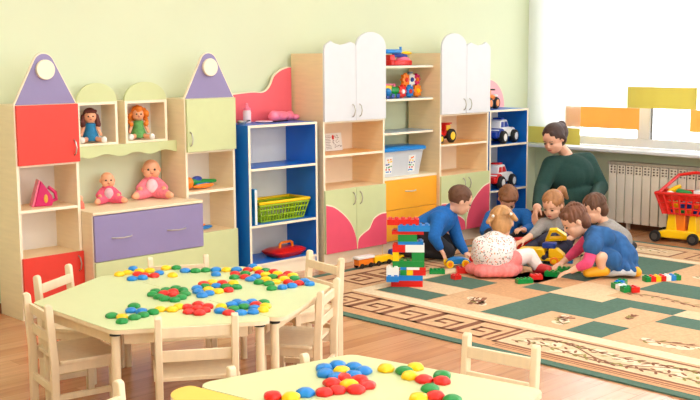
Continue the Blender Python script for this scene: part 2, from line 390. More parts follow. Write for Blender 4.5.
# --- sideboard between the towers
x0, x1, d = -4.628, -3.832, -.37; xc = -3.87
t = thing('sideboard', 'low cream sideboard with two violet drawers between the two towers', 'sideboard', ((x0+x1)/2, -.17, 0), room=True)
side(t, x0, d+.01, .028, 0, .583, m_cream); side(t, x1-T, d+.01, -.268, 0, .583, m_cream)
part('top_panel', MB().prism([(x0, d-.006), (x1, d-.006), (x1, -.268), (xc, -.268), (xc, .028), (x0, .028)], .583, .60, 'z'), m_cream, t, .001)
part('back_panel', MB().box(x0+T, xc, .02, .028, .03, .583), m_cream, t)
board(t, 'plinth', x0+T, x1-T, d+.03, d+.046, 0, .04, m_cream)
board(t, 'shelf', x0+T, xc, d+.02, .02, .287, .303, m_cream)
xm = (x0+x1)/2
dr = front(t, 'drawer', x0+.006, x1-.004, d+.01, .303, .578, m_purple, 'wide violet drawer with two handles')
handle(dr, x0+.19, d+.01-T, .437, .14, False); handle(dr, x1-.21, d+.01-T, .437, .14, False)
dl = front(t, 'drawer', x0+.006, x1-.004, d+.01, .045, .299, m_lime, 'wide pale green lower drawer')
handle(dl, x0+.19, d+.01-T, .18, .14, False); handle(dl, x1-.21, d+.01-T, .18, .14, False)
# --- wall shelf with a wavy apron, carried between the towers
t = thing('wall_shelf', 'cream shelf with a wavy pale green apron spanning between the towers', 'shelf', (-4.2, -.1, .96), room=True)
board(t, 'shelf_board', -4.63, -3.868, -.138, .036, .956, .972, m_cream)
n = 60; low = []
for k in range(n+1):
    x = -4.63+.762*k/n; low.append((x, .908+.010*math.sin((x+4.63)/.762*2*math.pi*3.5+1.0)))
part('apron', MB().prism([(-4.63, .972), (-3.868, .972)]+low[::-1], -.153, -.1385), m_lime, t, label='wavy pale green apron')
for cx0, cx1, lab in ((-4.568, -4.290, 'open cream cube with a rounded top holding the brown haired doll'), (-4.236, -3.925, 'open cream cube with a rounded top holding the orange haired doll')):
    t = thing('cube_shelf', lab, 'shelf', ((cx0+cx1)/2, -.05, .9725), 0, 'doll cubes on the wavy shelf', room=True)
    za, zb = .9725, 1.236
    side(t, cx0, -.138, .03, za, zb-T, m_cream); side(t, cx1-T, -.138, .03, za, zb-T, m_cream)
    board(t, 'top_panel', cx0, cx1, -.138, .03, zb-T, zb, m_cream); board(t, 'bottom_panel', cx0+T, cx1-T, -.136, .03, za, za+.014, m_cream)
    part('back_panel', MB().box(cx0+T, cx1-T, .024, .03, za+.014, zb-T), m_backw, t)
    cc = (cx0+cx1)/2
    part('arched_crest', MB().prism(arc(cc, zb+.0005, (cx1-cx0)/2, 0, 180, 18, .115), -.137, -.121), m_lime, t, label='pale green half round crest')
# --- open blue bookcases
def blue_case(x0, x1, lab):
    d, yb, z1 = -.325, 0, 1.05
    t = thing('bookcase', lab, 'bookcase', ((x0+x1)/2, -.16, 0), 0, 'open blue bookcases', room=True)
    side(t, x0, d, yb, 0, z1-T, m_blue); side(t, x1-T, d, yb, 0, z1-T, m_blue)
    board(t, 'top_panel', x0, x1, d, yb, z1-T, z1, m_blue)
    part('back_panel', MB().box(x0+T, x1-T, yb-.006, yb, .09, z1-T), m_backw, t, label='pale grey back')
    for z in (.105, .372, .758): board(t, 'shelf', x0+T, x1-T, d+.003, yb-.006, z-T, z, m_blue)
    board(t, 'plinth', x0+T, x1-T, d+.012, d+.028, 0, .088, m_edge)
    return t
bl = blue_case(-3.414, -2.793, 'open blue bookcase holding the green basket and red dish')
br_ = blue_case(-.846, -.314, 'open blue bookcase holding two toy off-road cars')
crest = [(-3.45, 1.0505), (-2.765, 1.0505), (-2.765, 1.43)] + smooth_curve([(-2.79, 1.432), (-2.86, 1.412), (-2.925, 1.372), (-2.957, 1.315), (-2.99, 1.278), (-3.04, 1.258), (-3.12, 1.262), (-3.25, 1.255), (-3.37, 1.245), (-3.45, 1.235)], 5)
c = part('crest_board', MB().prism(crest, -.022, -.004), m_edge, bl, label='wavy coral pink crest board')
cc = [(-3.445, 1.052), (-2.766, 1.052), (-2.766, 1.424)] + [(x+.003, z-.007) for x, z in crest[3:]]
part('crest_face', MB().prism(cc, -.0245, -.0222), m_coral, c)
q = [(-.66, 1.0505), (-.262, 1.0505)] + arc(-.50, 1.06, .238, 0, 90, 14) + [(-.66, 1.298)]
c = part('crest_board', MB().prism(q, -.022, -.004), m_edge, br_, label='rounded pale pink crest board')
part('crest_face', MB().prism([(x-.004, z-.003 if z > 1.06 else z+.001) for x, z in q], -.0245, -.0222), mat('pale_pink_laminate', (244, 170, 176), .45, .02), c)
# --- wardrobes with white upper doors
def wardrobe(x0, x1, tops, pinks, lab):
    d, yb, zt = -.335, 0, 1.524
    t = thing('wardrobe', lab, 'cupboard', ((x0+x1)/2, -.17, 0), 0, 'tall cupboards with white upper doors', room=True)
    side(t, x0, d, yb, 0, zt-T, m_creamD); side(t, x1-T, d, yb, 0, zt-T, m_creamD)
    board(t, 'top_panel', x0, x1, d, yb, zt-T, zt, m_creamD)
    part('back_panel', MB().box(x0+T, x1-T, yb-.006, yb, .09, zt-T), mat('cream_back', (240, 222, 196), .6, .02), t)
    for z in (.553, 1.045): board(t, 'shelf', x0+T, x1-T, d+.003, yb-.006, z-T, z, m_creamD)
    board(t, 'shelf', x0+T, x1-T, d+.003, yb-.006, .803-T, .803, mat('apricot_laminate', (240, 178, 92), .35, .03))
    board(t, 'plinth', x0+T, x1-T, d+.012, d+.028, 0, .088, m_edge)
    xm = (x0+x1)/2
    for k, (a, b) in enumerate(((x0+.002, xm-.0015), (xm+.0015, x1-.002))):
        up = part('door', MB().prism([(a, 1.043), (b, 1.043)] + tops[k], d-T, d-.0006), m_white, t, .0015, 'white upper door with a shaped top')
        handle(up, xm-.035 if k == 0 else xm+.035, d-T, 1.115)
        lo = front(t, 'door', a, b, d, .095, .553, m_lime, 'pale green lower door with a pink curved panel')
        handle(lo, xm-.035 if k == 0 else xm+.035, d-T, .475)
        ed = [(p[0], p[1]+.010) for p in pinks[k]]
        part('door_edging', MB().prism([(pinks[k][-1][0], .0955), (pinks[k][0][0], .0955)] + ed, d-T-.003, d-T-.0002), m_edge, lo)
        part('door_panel', MB().prism([(pinks[k][-1][0], .0955), (pinks[k][0][0], .0955)] + pinks[k], d-T-.0055, d-T-.0032), m_pink, lo, label='pink curved door panel')
    return t
def cat_top(a, b, flip=False):        # low top with two small ears
    w = b-a; q = [(0, 1.545), (.02, 1.575), (.08, 1.592), (.15, 1.602), (.2, 1.612), (.3, 1.596), (.5, 1.583), (.68, 1.592), (.83, 1.606), (.95, 1.594), (1, 1.583)]
    return [(a+w*(1-u if flip else u), z) for u, z in q]
def round_top(a, b): return [(a, 1.57)] + [( (a+b)/2-(b-a)/2*math.cos(math.radians(t)), 1.57+.108*math.sin(math.radians(t))) for t in range(12, 169, 12)] + [(b, 1.57)]
xa, xm, xb = -2.745, -2.432, -2.119
left_pink = smooth_curve([(xa+.004, .448), (-2.66, .424), (-2.56, .356), (-2.49, .281), (-2.447, .186), (xm-.004, .10)], 6)
right_pink = smooth_curve([(xm+.005, .10), (-2.415, .165), (-2.36, .203), (-2.305, .228), (-2.28, .262), (-2.25, .300), (-2.185, .326), (xb-.003, .33)], 6)
def fix(tl): return sorted(tl, key=lambda p: -p[0])
wardrobe(xa, xb, [fix(cat_top(xa+.002, xm-.0015)), fix(round_top(xm+.0015, xb-.002))], [left_pink, right_pink], 'tall cupboard with white doors above a paper card, next to the left bookcase')
xa2, xm2, xb2 = -1.49, -1.184, -.878
def mir(ps): return [(xa2+xb2-((p[0]-xa)*(xb2-xa2)/(xb-xa)+xa2), p[1]) for p in ps][::-1]
wardrobe(xa2, xb2, [fix(round_top(xa2+.002, xm2-.0015)), fix(cat_top(xm2+.0015, xb2-.002, True))], [mir(right_pink), mir(left_pink)], 'tall cupboard with white doors above a red toy tractor')
# --- open corner shelves above orange drawers
x0, x1 = -2.118, -1.491
t = thing('drawer_shelf', 'open shelf rack over orange drawers between the two tall white cupboards', 'shelf', ((x0+x1)/2, -.15, 0), room=True)
d = -.292
side(t, x0, d, 0, 0, .565, m_cream); side(t, x1-T, d, 0, 0, .565, m_cream)
board(t, 'top_panel', x0, x1, d-.012, 0, .565, .582, m_cream); board(t, 'plinth', x0+T, x1-T, d+.012, d+.028, 0, .088, m_edge)
part('back_panel', MB().box(x0+T, x1-T, -.006, 0, .05, .565), m_backw, t)
m_grey = mat('blue_grey_laminate', (150, 168, 186), .35, .03)
for z in (.925, 1.18, 1.43):
    pl = [(x0+.0005, -.003), (x1-.0005, -.003)] + arc(x1-.07, d+.07, .07, 0, -90, 8)[0:] + [(x0+.0005, d)]
    pl = [(x0+.0005, -.003), (x1-.0005, -.003), (x1-.0005, d+.06), (x1-.006, d+.03), (x1-.02, d+.01), (x1-.05, d), (x0+.0005, d)]
    mb = MB(); mb.prism(pl, z-.017, z-.0015, 'z'); mb.mi = 1; mb.prism(pl, z-.0015, z, 'z')
    part('shelf', mb, [m_edge, m_grey], t, label='shelf with a rounded right corner')
for z0, z1 in ((.335, .563), (.095, .331)):
    dr = front(t, 'drawer', x0+.004, x1-.004, d, z0, z1, m_orange); handle(dr, (x0+x1)/2, d-T, (z0+z1)/2+.02, .12, False)
# ------------------------------------------------------------------ rug
RZ = .008
def rug_mat(name, rgb, var=.10): return mat('rug_' + name, rgb, .95, var, 60, bump=.25, spec=.1)
rg = dict(green=rug_mat('green', (86, 112, 98)), tan=rug_mat('tan', (208, 168, 130)), sand=rug_mat('sand', (202, 154, 114)), cream=rug_mat('cream', (224, 206, 174)),
          brown=rug_mat('brown', (144, 98, 76)), pale=rug_mat('pale', (216, 188, 152)), dark=rug_mat('dark', (78, 96, 88)), olive=rug_mat('olive', (150, 140, 84)), ivory=rug_mat('ivory', (228, 208, 178)))
RN = list(rg); rb = MB(); X0, X1, Y0, Y1 = -3.655, -.275, -5.4, -.53
rb.mi = RN.index('green'); rb.box(X0, X1, Y0, Y1, .0005, RZ)
def rq(c, x0, x1, y0, y1, lv=1):
    z = RZ+.0003*lv; rb.mi = RN.index(c); rb._f(rb.pts([(x0, y0, z), (x1, y0, z), (x1, y1, z), (x0, y1, z)]))
def rline(c, ps, w, lv=4):
    z = RZ+.0003*lv; rb.mi = RN.index(c); ps = [V((*p, 0)) for p in ps]
    for a, b in zip(ps, ps[1:]):
        t = (b-a).normalized(); n = V((-t.y, t.x, 0))*w/2; e = t*w/2
        rb._f(rb.pts([(q.x, q.y, z) for q in (a-e-n, b+e-n, b+e+n, a-e+n)]))
def rell(c, x, y, a, b, ang, lv=4):
    z = RZ+.0003*lv; rb.mi = RN.index(c); ca, sa = math.cos(ang), math.sin(ang)
    rb._f(rb.pts([(x+a*math.cos(t)*ca-b*math.sin(t)*sa, y+a*math.cos(t)*sa+b*math.sin(t)*ca, z) for t in [2*math.pi*k/10 for k in range(10)]]))
rq('tan', X0+.06, X1-.05, Y0+.06, Y1-.06)
rq('sand', X0+.06, X0+.15, Y0+.06, Y1-.06, 2)
FX0, FX1, FY1 = -3.06, -.84, -1.14; FY0 = Y0+.6
for a in ((FX0-.10, FX1+.08, FY0-.1, FY1+.10),): rq('cream', *a, 2)
rq('tan', FX0, FX1, FY0, FY1, 3)
# meander units along a border
def key(o, s, w, ln, wd, th):            # o corner, s along, w across
    P_ = lambda a, b: (o[0]+s[0]*a*ln+w[0]*b*wd, o[1]+s[1]*a*ln+w[1]*b*wd)
    rline('brown', [P_(-.12, 0), P_(.80, 0), P_(.80, .62), P_(.34, .62), P_(.34, .36), P_(.58, .36)], th)
    rline('brown', [P_(.10, 0), P_(.10, 1), P_(1.02, 1), P_(1.02, .0)], th)
for k in range(5): key((-3.49, -1.06-.27*k), (0, -1), (1, 0), .27, .28, .026)
for k in range(3): key((-3.02+.28*k, -.70), (1, 0), (0, -1), .27, .28, .026)
for k in range(5): key((-.46, -2.02-.27*k), (0, -1), (-1, 0), .25, .25, .02)
random.seed(3)
def vine(x, y, ang, ln, amp, lv=5, cols=('brown', 'olive', 'brown'), ivory=True):
    ca, sa = math.cos(ang), math.sin(ang); tr = lambda a, b: (x+a*ca-b*sa, y+a*sa+b*ca)
    n = max(4, int(ln/.07)); ps = []
    for k in range(n*3+1):
        a = ln*k/(n*3); ps.append(tr(a, amp*math.sin(a/ln*math.pi*max(1, round(ln/.35)))))
    if ivory:
        for k in range(n): a = ln*(k+.5)/n; px, py = tr(a, random.uniform(-amp, amp)); rell('ivory', px, py, .05, .028, ang+random.uniform(-1, 1), lv)
    rline(cols[0], ps, .010, lv+1)
    for k in range(n):
        a = ln*(k+.5)/n
        for s in (-1, 1):
            px, py = tr(a, amp*.6*s+amp*math.sin(a/ln*math.pi*max(1, round(ln/.35)))*.6)
            rell(random.choice(cols), px, py, random.uniform(.018, .03), .008, ang+s*random.uniform(.4, 1.1), lv+2)
def cartouche(x0, x1, y0, y1):
    rq('pale', x0, x1, y0, y1, 3)
    m = .02
    rline('brown', [(x0, y0), (x1, y0), (x1, y1), (x0, y1), (x0, y0)], .022, 5)
    vine((x0+x1)/2, y1-.1, -math.pi/2, (y1-y0)-.2, .07)
cartouche(-3.50, -3.20, -3.75, -2.46); vine(-3.42, -2.52, -math.pi/2, 1.1, .025, 5, ivory=False); vine(-3.29, -2.6, -math.pi/2, 1.0, .02, 5, ivory=False); rline('brown', [(-3.535, -2.5), (-3.535, -4.4)], .012)
rline('brown', [(-3.56, -2.5), (-3.56, -5.2)], .008)
cartouche(-.72, -.45, -1.92, -1.30); cartouche(-2.1, -1.0, -1.0, -.72)
# field tiles
G = [(-3.045, -2.84, -1.58, -1.15), (-2.62, -2.335, -1.58, -1.16), (-2.335, -2.165, -1.98, -1.77), (-3.045, -2.34, -2.29, -2.0), (-2.735, -2.34, -2.575, -2.29), (-3.055, -2.77, -2.83, -2.6),
     (-2.34, -2.17, -2.85, -2.38), (-2.55, -2.34, -3.35, -2.855), (-1.87, -1.53, -2.85, -2.34), (-1.42, -.86, -2.22, -1.62), (-1.53, -1.1, -3.3, -2.85), (-2.17, -1.87, -3.6, -3.3), (-1.42, -1.1, -1.45, -1.2)]
for g in G: rq('green', *g, 5)
rq('dark', -1.90, -1.67, -1.97, -1.74, 5); rq('dark', -1.75, -1.4, -1.5, -1.25, 5)
for g in ((-2.84, -2.62, -1.58, -1.15), (-2.335, -2.165, -2.38, -1.98), (-2.34, -2.17, -3.3, -2.85), (-2.165, -1.9, -2.3, -1.98)): rq('pale', *g, 4)
for g in ((-2.62, -2.335, -2.0, -1.58), (-2.165, -1.9, -1.98, -1.5), (-2.335, -1.9, -1.77, -1.3)): rq('sand', *g, 4)
vine(-2.9, -1.9, .9, .2, .03, 6); rline('brown', [(-2.93, -1.83), (-2.86, -1.80), (-2.83, -1.84), (-2.75, -1.80)], .03, 7)
vine(-2.95, -2.52, .5, .2, .04, 6); rline('brown', [(-2.84, -2.42), (-2.80, -2.48)], .03, 7); vine(-2.02, -2.35, -1.55, 1.1, .04, 6, ivory=False); vine(-1.25, -2.4, -1.5, .6, .05, 6)
vine(-2.95, -3.0, -1.4, .5, .05, 6); vine(-2.6, -2.72, .2, .12, .02, 6, ivory=False)
for x in (-2.62, -2.84): rline('sand', [(x, -2.0), (x, -1.15)], .006, 6)
rline('sand', [(-3.05, -1.585), (-2.34, -1.585)], .006, 6); rline('sand', [(-2.77, -2.84), (-2.35, -2.84)], .006, 6)
solo('rug', rb, [rg[n] for n in RN], 'large patterned rug with green, tan and cream blocks and a meander border', 'rug', smooth=0)
# ------------------------------------------------------------------ tables
HT = .46
def table(name, lab, corners, rad, legs, topm, group=None):
    cx = sum(c[0] for c in corners)/len(corners); cy = sum(c[1] for c in corners)/len(corners)
    t = thing(name, lab, 'table', (cx, cy, 0), 0, group, room=True)
    poly = rounded(corners, rad, 7)
    top = part('tabletop', MB().prism(poly, HT-.018, HT, 'z'), topm, t, 0)
    part('edge_band', MB().prism([(x+(x-cx)*.0022, y+(y-cy)*.0022) for x, y in poly], HT-.0182, HT-.0022, 'z'), m_wood, top, label='pale wood edge')
    inn = [(x+(cx-x)*.16, y+(cy-y)*.16) for x, y in corners]
    for k in range(len(inn)):
        a, b = V((*inn[k], 0)), V((*inn[(k+1) % len(inn)], 0)); M = frame(a, b-a)
        part('apron', MB(M).box(.03, (b-a).length-.03, -.008, .008, HT-.075, HT-.019), m_wood, t, .002)
    for lx, ly in legs:
        l = part('leg', MB().cyl((lx, ly, 0), (lx, ly, HT-.034), .0165, .018, 16), m_wood, t)
        part('collar', MB().cyl((lx, ly, HT-.034), (lx, ly, HT-.0185), .023, .023, 16), m_black, l, label='black leg collar')
    return t
HC = V((-5.149, -2.027, 0)); HR = .655; HA = 29
hv = [(HC.x+HR*math.cos(math.radians(HA+60*k)), HC.y+HR*math.sin(math.radians(HA+60*k))) for k in range(6)]   # B2, BL, L, F, N, R
def legs_of(c): 
    cx = sum(p[0] for p in c)/4; cy = sum(p[1] for p in c)/4; return [(x+(cx-x)*.13, y+(cy-y)*.13) for x, y in c]
g_ = .0015
left_c = [(hv[1][0]-g_, hv[1][1]), hv[2], hv[3], (hv[4][0]-g_, hv[4][1])]; right_c = [(hv[4][0]+g_, hv[4][1]), hv[5], hv[0], (hv[1][0]+g_, hv[1][1])]
table('table', 'left half of the green hexagonal table, nearer the red cupboard', left_c, [.05, .035, .06, .05], legs_of(left_c), m_top, 'green trapezoid tables')
table('table', 'right half of the green hexagonal table, nearer the rug', right_c, [.05, .035, .035, .05], legs_of(right_c), m_top, 'green trapezoid tables')
near_c = [(-5.915, -3.125), (-5.765, -4.06), (-5.16, -3.965), (-5.305, -3.235)]
table('table', 'green table in the foreground at the bottom of the photo', near_c, .05, legs_of(near_c), m_top)
yel_c = [(-6.012, -3.118), (-6.25, -3.90), (-5.771, -4.06), (-5.92, -3.125)]
table('table', 'yellow table at the bottom edge of the photo beside the green foreground table', yel_c, [.09, .05, .05, .02], legs_of(yel_c), m_topO)
# ------------------------------------------------------------------ chairs
def make_chair(lab):
    t = thing('chair', lab, 'chair', (0, 0, 0), 0, 'small wooden chairs')
    hw = .156
    for s in (-1, 1):
        mb = MB(); x = s*(hw-.016)
        mb.prism([(-.150, 0), (-.118, 0), (-.115, .26), (-.133, .49)] + arc(-.149, .487, .016, 20, 160, 6) + [(-.150, .26)], x-.013, x+.013, 'x')
        part('back_post', mb, m_wood, t, .004)
        part('leg', MB().box(s*(hw-.016)-.014, s*(hw-.016)+.014, .105, .135, 0, .245), m_wood, t, .003)
        part('side_rail', MB().box(s*(hw-.016)-.009, s*(hw-.016)+.009, -.118, .106, .205, .243), m_wood, t, .002)
        part('stretcher', MB().box(s*(hw-.016)-.008, s*(hw-.016)+.008, -.12, .106, .09, .115), m_wood, t, .002)
    for z, y in ((.435, -.141), (.345, -.134)):
        part('back_rail', MB().prism([(y, z-.02), (y+.014, z-.02), (y+.012, z+.022), (y-.002, z+.022)], -(hw-.028), hw-.028, 'x'), m_wood, t, .002)
    part('seat', MB().prism(rounded([(-.16, -.112), (-.16, .15), (.16, .15), (.16, -.112)], .012, 3)[::-1], .245, .26, 'z'), m_wood, t, .002)
    part('front_rail', MB().box(-(hw-.03), hw-.03, .112, .128, .205, .243), m_wood, t, .002)
    part('stretcher', MB().box(-(hw-.03), hw-.03, -.142, -.126, .12, .15), m_wood, t, .002)
    return t
chairs = [(-5.39, -1.29, -60, 'small wooden chair in front of the red cupboard, left back of the hexagonal table'),
          (-5.745, -1.80, -10, 'small wooden chair seen side on at the left end of the hexagonal table'),
          (-5.50, -2.585, 57, 'small wooden chair with its back to the camera, nearest side of the hexagonal table'),
          (-4.215, -1.925, 172, 'small wooden chair nearest the rug, at the right of the hexagonal table'),
          (-4.70, -2.47, 122, 'small wooden chair pushed in at the right front edge of the hexagonal table'),
          (-4.77, -1.43, -120, 'small wooden chair behind the hexagonal table, in front of the violet drawers'),
          (-4.90, -3.58, 188, 'small wooden chair at the right side of the green foreground table, before the rug'),
          (-5.60, -3.135, -103, 'small wooden chair pushed in at the far side of the green foreground table'),
          (-6.26, -3.07, -75, 'small wooden chair at the yellow table, only one post top showing')]
proto = None
for x, y, fdir, lab in chairs:               # x, y: middle of the backrest top; fdir: facing direction in degrees
    o = make_chair(lab) if proto is None else copy_tree(proto)
    if proto is None: proto = o
    f = V((math.cos(math.radians(fdir)), math.sin(math.radians(fdir)), 0))
    p = V((x, y, 0)) + f*.146; o.location = (p.x, p.y, 0); o.rotation_euler = (0, 0, math.radians(fdir-90)); o['label'] = lab
    if 'pushed in at the far' in lab: o.scale = (1.0, 1, .955)
    if 'back to the camera' in lab: o.scale = (1.04, 1.05, 1.05)
# ------------------------------------------------------------------ mosaic pieces on the tables
def piece_mesh(col):
    mb = MB(); n = 24; rows = []
    for r, h in ((.021, 0), (.0235, .004), (.0232, .010), (.0205, .0155), (.015, .0198), (.0085, .0222), (.003, .023)):
        k = .07 if r > .0115 else 0
        rows.append(mb.pts([(r*(1+k*math.cos(6*t))*math.cos(t), r*(1+k*math.cos(6*t))*math.sin(t), h) for t in [2*math.pi*i/n for i in range(n)]]))
    for A, B in zip(rows, rows[1:]):
        for j in range(n): mb._f([A[j], A[(j+1) % n], B[(j+1) % n], B[j]])
    mb._f(rows[0][::-1]); mb._f(rows[-1]); return mb.mesh('mosaic_piece', P[col], 60)
PM = {c: piece_mesh(c) for c in ('red', 'green', 'blue', 'yellow')}
CL = {'patch at the back left of the hexagonal table': 'b133,269.5 y120,275 y127,273.5 y141,272 y148,271.5 r139,275 r145.5,276 r151.5,276.3 b132,279.5 b142.5,278.5 b159,273.8 y166.5,268.8 y172.5,276 g176,268.5',
 'line at the back right of the hexagonal table': 'b187.5,271.5 g196.5,271.4 g205.5,271 b215,270.7 b216,275 y225,270.6 b235.5,270.4',
 'oval of green and red on the hexagonal table': 'g154,295 g160,298 g166.5,299.5 g173,300 g180,298.5 g185,294.5 g181,291 g175,289.3 g165,291 g157.5,292 r165,294.5 r171,295 r174,292.2',
 'checkered patch in the middle of the hexagonal table': 'b198,288.7 b198,292.3 b202.5,296 b209,294 y208.5,290.2 y219,292 g207,287 g225,287.2 g235.5,287.8 b215,286.8 r205.5,284.6 r222.7,283.7 r227,291 y212,283.5 y231.7,283.7',
 'big checkered patch at the right of the hexagonal table': 'r248,270.7 y257,270 b252.7,267 g266,271.5 r273.7,272.7 g243,274.3 r259.5,273.7 b250.5,280 b255.7,277.3 y265.5,275.6 g274.5,277.5 r281,277.6 y277.5,274.3 r288,274.5 r244.5,277.8 g258.7,283 y266,280 g269,284.5 g272,289 y276,282.6 y285,279.7 r288,282.7 g293.5,279 r298.5,284 b282.7,288 b291,286.7 b304.5,282 b309.7,284.5 y292.5,276.5 r237.5,274.5 g234.5,278',
 'string at the front left of the hexagonal table': 'g112.5,316.5 y121.5,317.5 g122,322 g134,306.8 b134,311.5 b143,312 g135.7,317.8 g142,316 g153.5,311.8 y162.5,310.6 y168.3,309.8 y175,308.6',
 'red patch at the front of the hexagonal table': 'r189,308 r196.5,308.8 r207,307.4 r191,312.6 r198,313 r203.5,311.3 r198,305',
 'round patch at the front right of the hexagonal table': 'b221.5,312 y225,306.6 r232,313.3 b230.5,305.5 b237.5,304 b244.6,304 b252,303.6 g237.5,309 g244.6,308.2 b241,313.2 b248.5,312.8 r257,305.6 g259.5,303 y260.7,310 y263,307 b253.3,308.6',
 'blue flower on the foreground table': 'b327,371.5 b338,366.6 b353,369 b339,376 b348.6,375.5 b358.5,372 b330,374 y341.5,370.8',
 'red flower on the foreground table': 'r335,384 r345.7,379.6 r344,390.5 r353,389.5 r356.5,382 r362,387 y348.6,384.5',
 'row of four on the foreground table': 'r276,397 y291.5,397 b305.7,394.5 r320,393.5',
 'loose group at the right of the foreground table': 'y386,369.5 g405,372.5 y415.5,368 y412,377 r424,380 r439.3,381.6 g442,376.5 g430,389.5 r439,397.5 y418.6,399 g449,399.5'}
cn = dict(r='red', g='green', b='blue', y='yellow')
ci = 0
SHORT = {}
for where, s in CL.items():
    items = []
    big = 1.22 if where.startswith(('blue', 'red flower', 'row of four', 'loose')) else 1.06
    for w in s.split():
        u, v = map(float, w[1:].split(',')); p = on_z(u, v-1, HT+.008); items.append([cn[w[0]], p.x, p.y])
    rad = .0238*big
    for it in range(40):                         # neighbours only just touch
        for a in range(len(items)):
            for b in range(a):
                dx, dy = items[a][1]-items[b][1], items[a][2]-items[b][2]; dd = math.hypot(dx, dy) or 1e-6
                if dd < 2*rad:
                    k = (2*rad-dd)/2/dd; items[a][1] += dx*k; items[a][2] += dy*k; items[b][1] -= dx*k; items[b][2] -= dy*k
    for c, x, y in items:
        o = bpy.data.objects.new('mosaic_piece', PM[c]); COL.objects.link(o)
        o.location = (x, y, HT); k = big*(1.0+.03*math.sin(ci*2.3))
        o.rotation_euler = (0, 0, ci*.7); o.scale = (k, k, k*.85); ci += 1
        tag(o, '%s mosaic piece in the %s' % (c, where), 'toy piece', '%s pieces, %s' % (c, where))
# ------------------------------------------------------------------ toys
def RM(a, b, c): return Euler((a, b, c)).to_matrix()
def wheel(root, c, ax, r, w, tyre, rim, name='wheel'):
    c, ax = V(c), V(ax).normalized(); h = w/2
    tw = part(name, MB().lathe([(r*.5, -h), (r*.86, -h), (r, -h*.6), (r, h*.6), (r*.86, h), (r*.5, h)], c, ax, 22), tyre, root)
    part('rim', MB().lathe([(0, -h*1.04), (r*.2, -h*1.1), (r*.66, -h*.98), (r*.66, h*.98), (r*.2, h*1.1), (0, h*1.04)], c, ax, 18), rim, tw)
    sp = MB()
    x = ax.orthogonal().normalized(); y = ax.cross(x)
    return tw
# --- iron on the left tower's shelf
z = .6395
t = thing('toy_iron', 'magenta toy iron standing on its heel on the left tower shelf', 'toy', (-4.82, -.13, z), -.3)
part('body', MB().prism([(-.052, 0), (.052, 0), (.062, .028), (.055, .06), (.03, .10), (.0, .145), (-.008, .152)], -.036, .036), P['magenta'], t, .010)
part('sole_plate', MB().prism([(-.066, 0), (-.053, 0), (-.010, .155), (-.020, .158)], -.042, .042), P['pink'], t, .003, 'pale pink sole plate')
part('handle', MB().tube([(.045, 0, .02), (.085, 0, .035), (.08, 0, .075), (.04, 0, .11)], .011, 10), P['magenta'], t)
part('dial', MB().ell((.018, -.037, .045), (.012, .004, .026)), mat('gold_plastic', (222, 168, 60), .35), t)
# --- dolls
def limb(name, a, b, r0, r1, m, root, label=None): return part(name, MB().capsule(a, b, r0, r1), m, root, 0, label, 60)
def face(root_head, hc, hr, fwd=V((0, -1, 0)), eye=.1):
    s = fwd.cross(ZU).normalized()
    for k in (-1, 1): part('eye', MB().ell(hc + fwd*hr*.93 + s*k*hr*.36 + ZU*hr*.02, hr*.13), m_eye, root_head)
    part('mouth', MB().ell(hc + fwd*hr*.93 - ZU*hr*.42, (hr*.2, hr*.08, hr*.08)), m_lip, root_head)
def doll(loc, rz, lab, hair, dress, s=1.0, curly=False, group=None):
    t = thing('doll', lab, 'doll', loc, rz, group)
    hc = V((0, 0, .155))*s; hr = .038*s
    hd = part('head', MB().ell(hc, (hr, hr, hr*1.12)).capsule(hc, V((0, 0, .105))*s, .014*s, .014*s).ell(hc+V((0, -hr, -.004*s)), .006*s), m_doll, t, 0, None, 60)
    face(hd, hc, hr)
    hm = mat(*hair); pr = [('e', hc+V((0, .010, .010))*s, (hr*1.12, hr*1.05, hr*1.12))]
    random.seed(5)
    if curly:
        for k in range(46):
            a = random.uniform(0, 2*math.pi); zz = random.uniform(-1.7, 1.05)
            x, y = math.cos(a)*hr*1.2*math.sqrt(max(.15, 1-max(0, zz)**2)), math.sin(a)*hr*1.1
            if y < -.010*s and zz < .45 and abs(x) < hr*.95: continue
            pr.append(('e', hc+V((x*1.15, max(y, -.02*s), zz*hr)), random.uniform(.013, .018)*s))
    else:
        for k in (-1, 1):
            pr += [('c', hc+V((k*.04, .0, .0))*s, hc+V((k*.045, -.005, -.05))*s, .014*s, .018*s), ('e', hc+V((-.055, -.012, -.035))*s, .017*s)]
        pr += [('c', hc+V((-.03, -.030, .032))*s, hc+V((.03, -.03, .032))*s, .010*s, .010*s)]
    blob('hair', pr, hm, t, .0035*s, 2)
    dm = mat(*dress); part('dress', MB().lathe([(.02*s, .115*s), (.034*s, .11*s), (.031*s, .08*s), (.045*s, .04*s), (.056*s, .012*s), (.05*s, .008*s), (0, .008*s)], (0, 0, 0), (0, 0, 1), 20), dm, t, 0, None, 60)
    for k in (-1, 1):
        limb('arm', V((k*.036, 0, .102))*s, V((k*.058, -.02, .045))*s, .012*s, .009*s, m_doll, t)
        lg = limb('leg', V((k*.024, -.02, .020))*s, V((k*.060, -.105, .016))*s, .016*s, .013*s, m_doll, t)
        part('shoe', MB().ell(V((k*.064, -.118, .020))*s, (.017*s, .018*s, .020*s)), P['white'], lg, 0, None, 60)
    return t
doll((-4.43, -.05, .9885), math.radians(-24), 'brown haired doll in a blue dress sitting in the left cube', ('doll_hair_brown', (92, 36, 26), .6, .2, 40), ('doll_dress_blue', (22, 120, 170), .7, .15, 60), 1.02)
doll((-4.085, -.05, .9885), math.radians(-24), 'curly orange haired doll in a green dress sitting in the right cube', ('doll_hair_orange', (238, 132, 38), .6, .2, 40), ('doll_dress_green', (96, 160, 84), .7, .2, 60), 1.02, True)
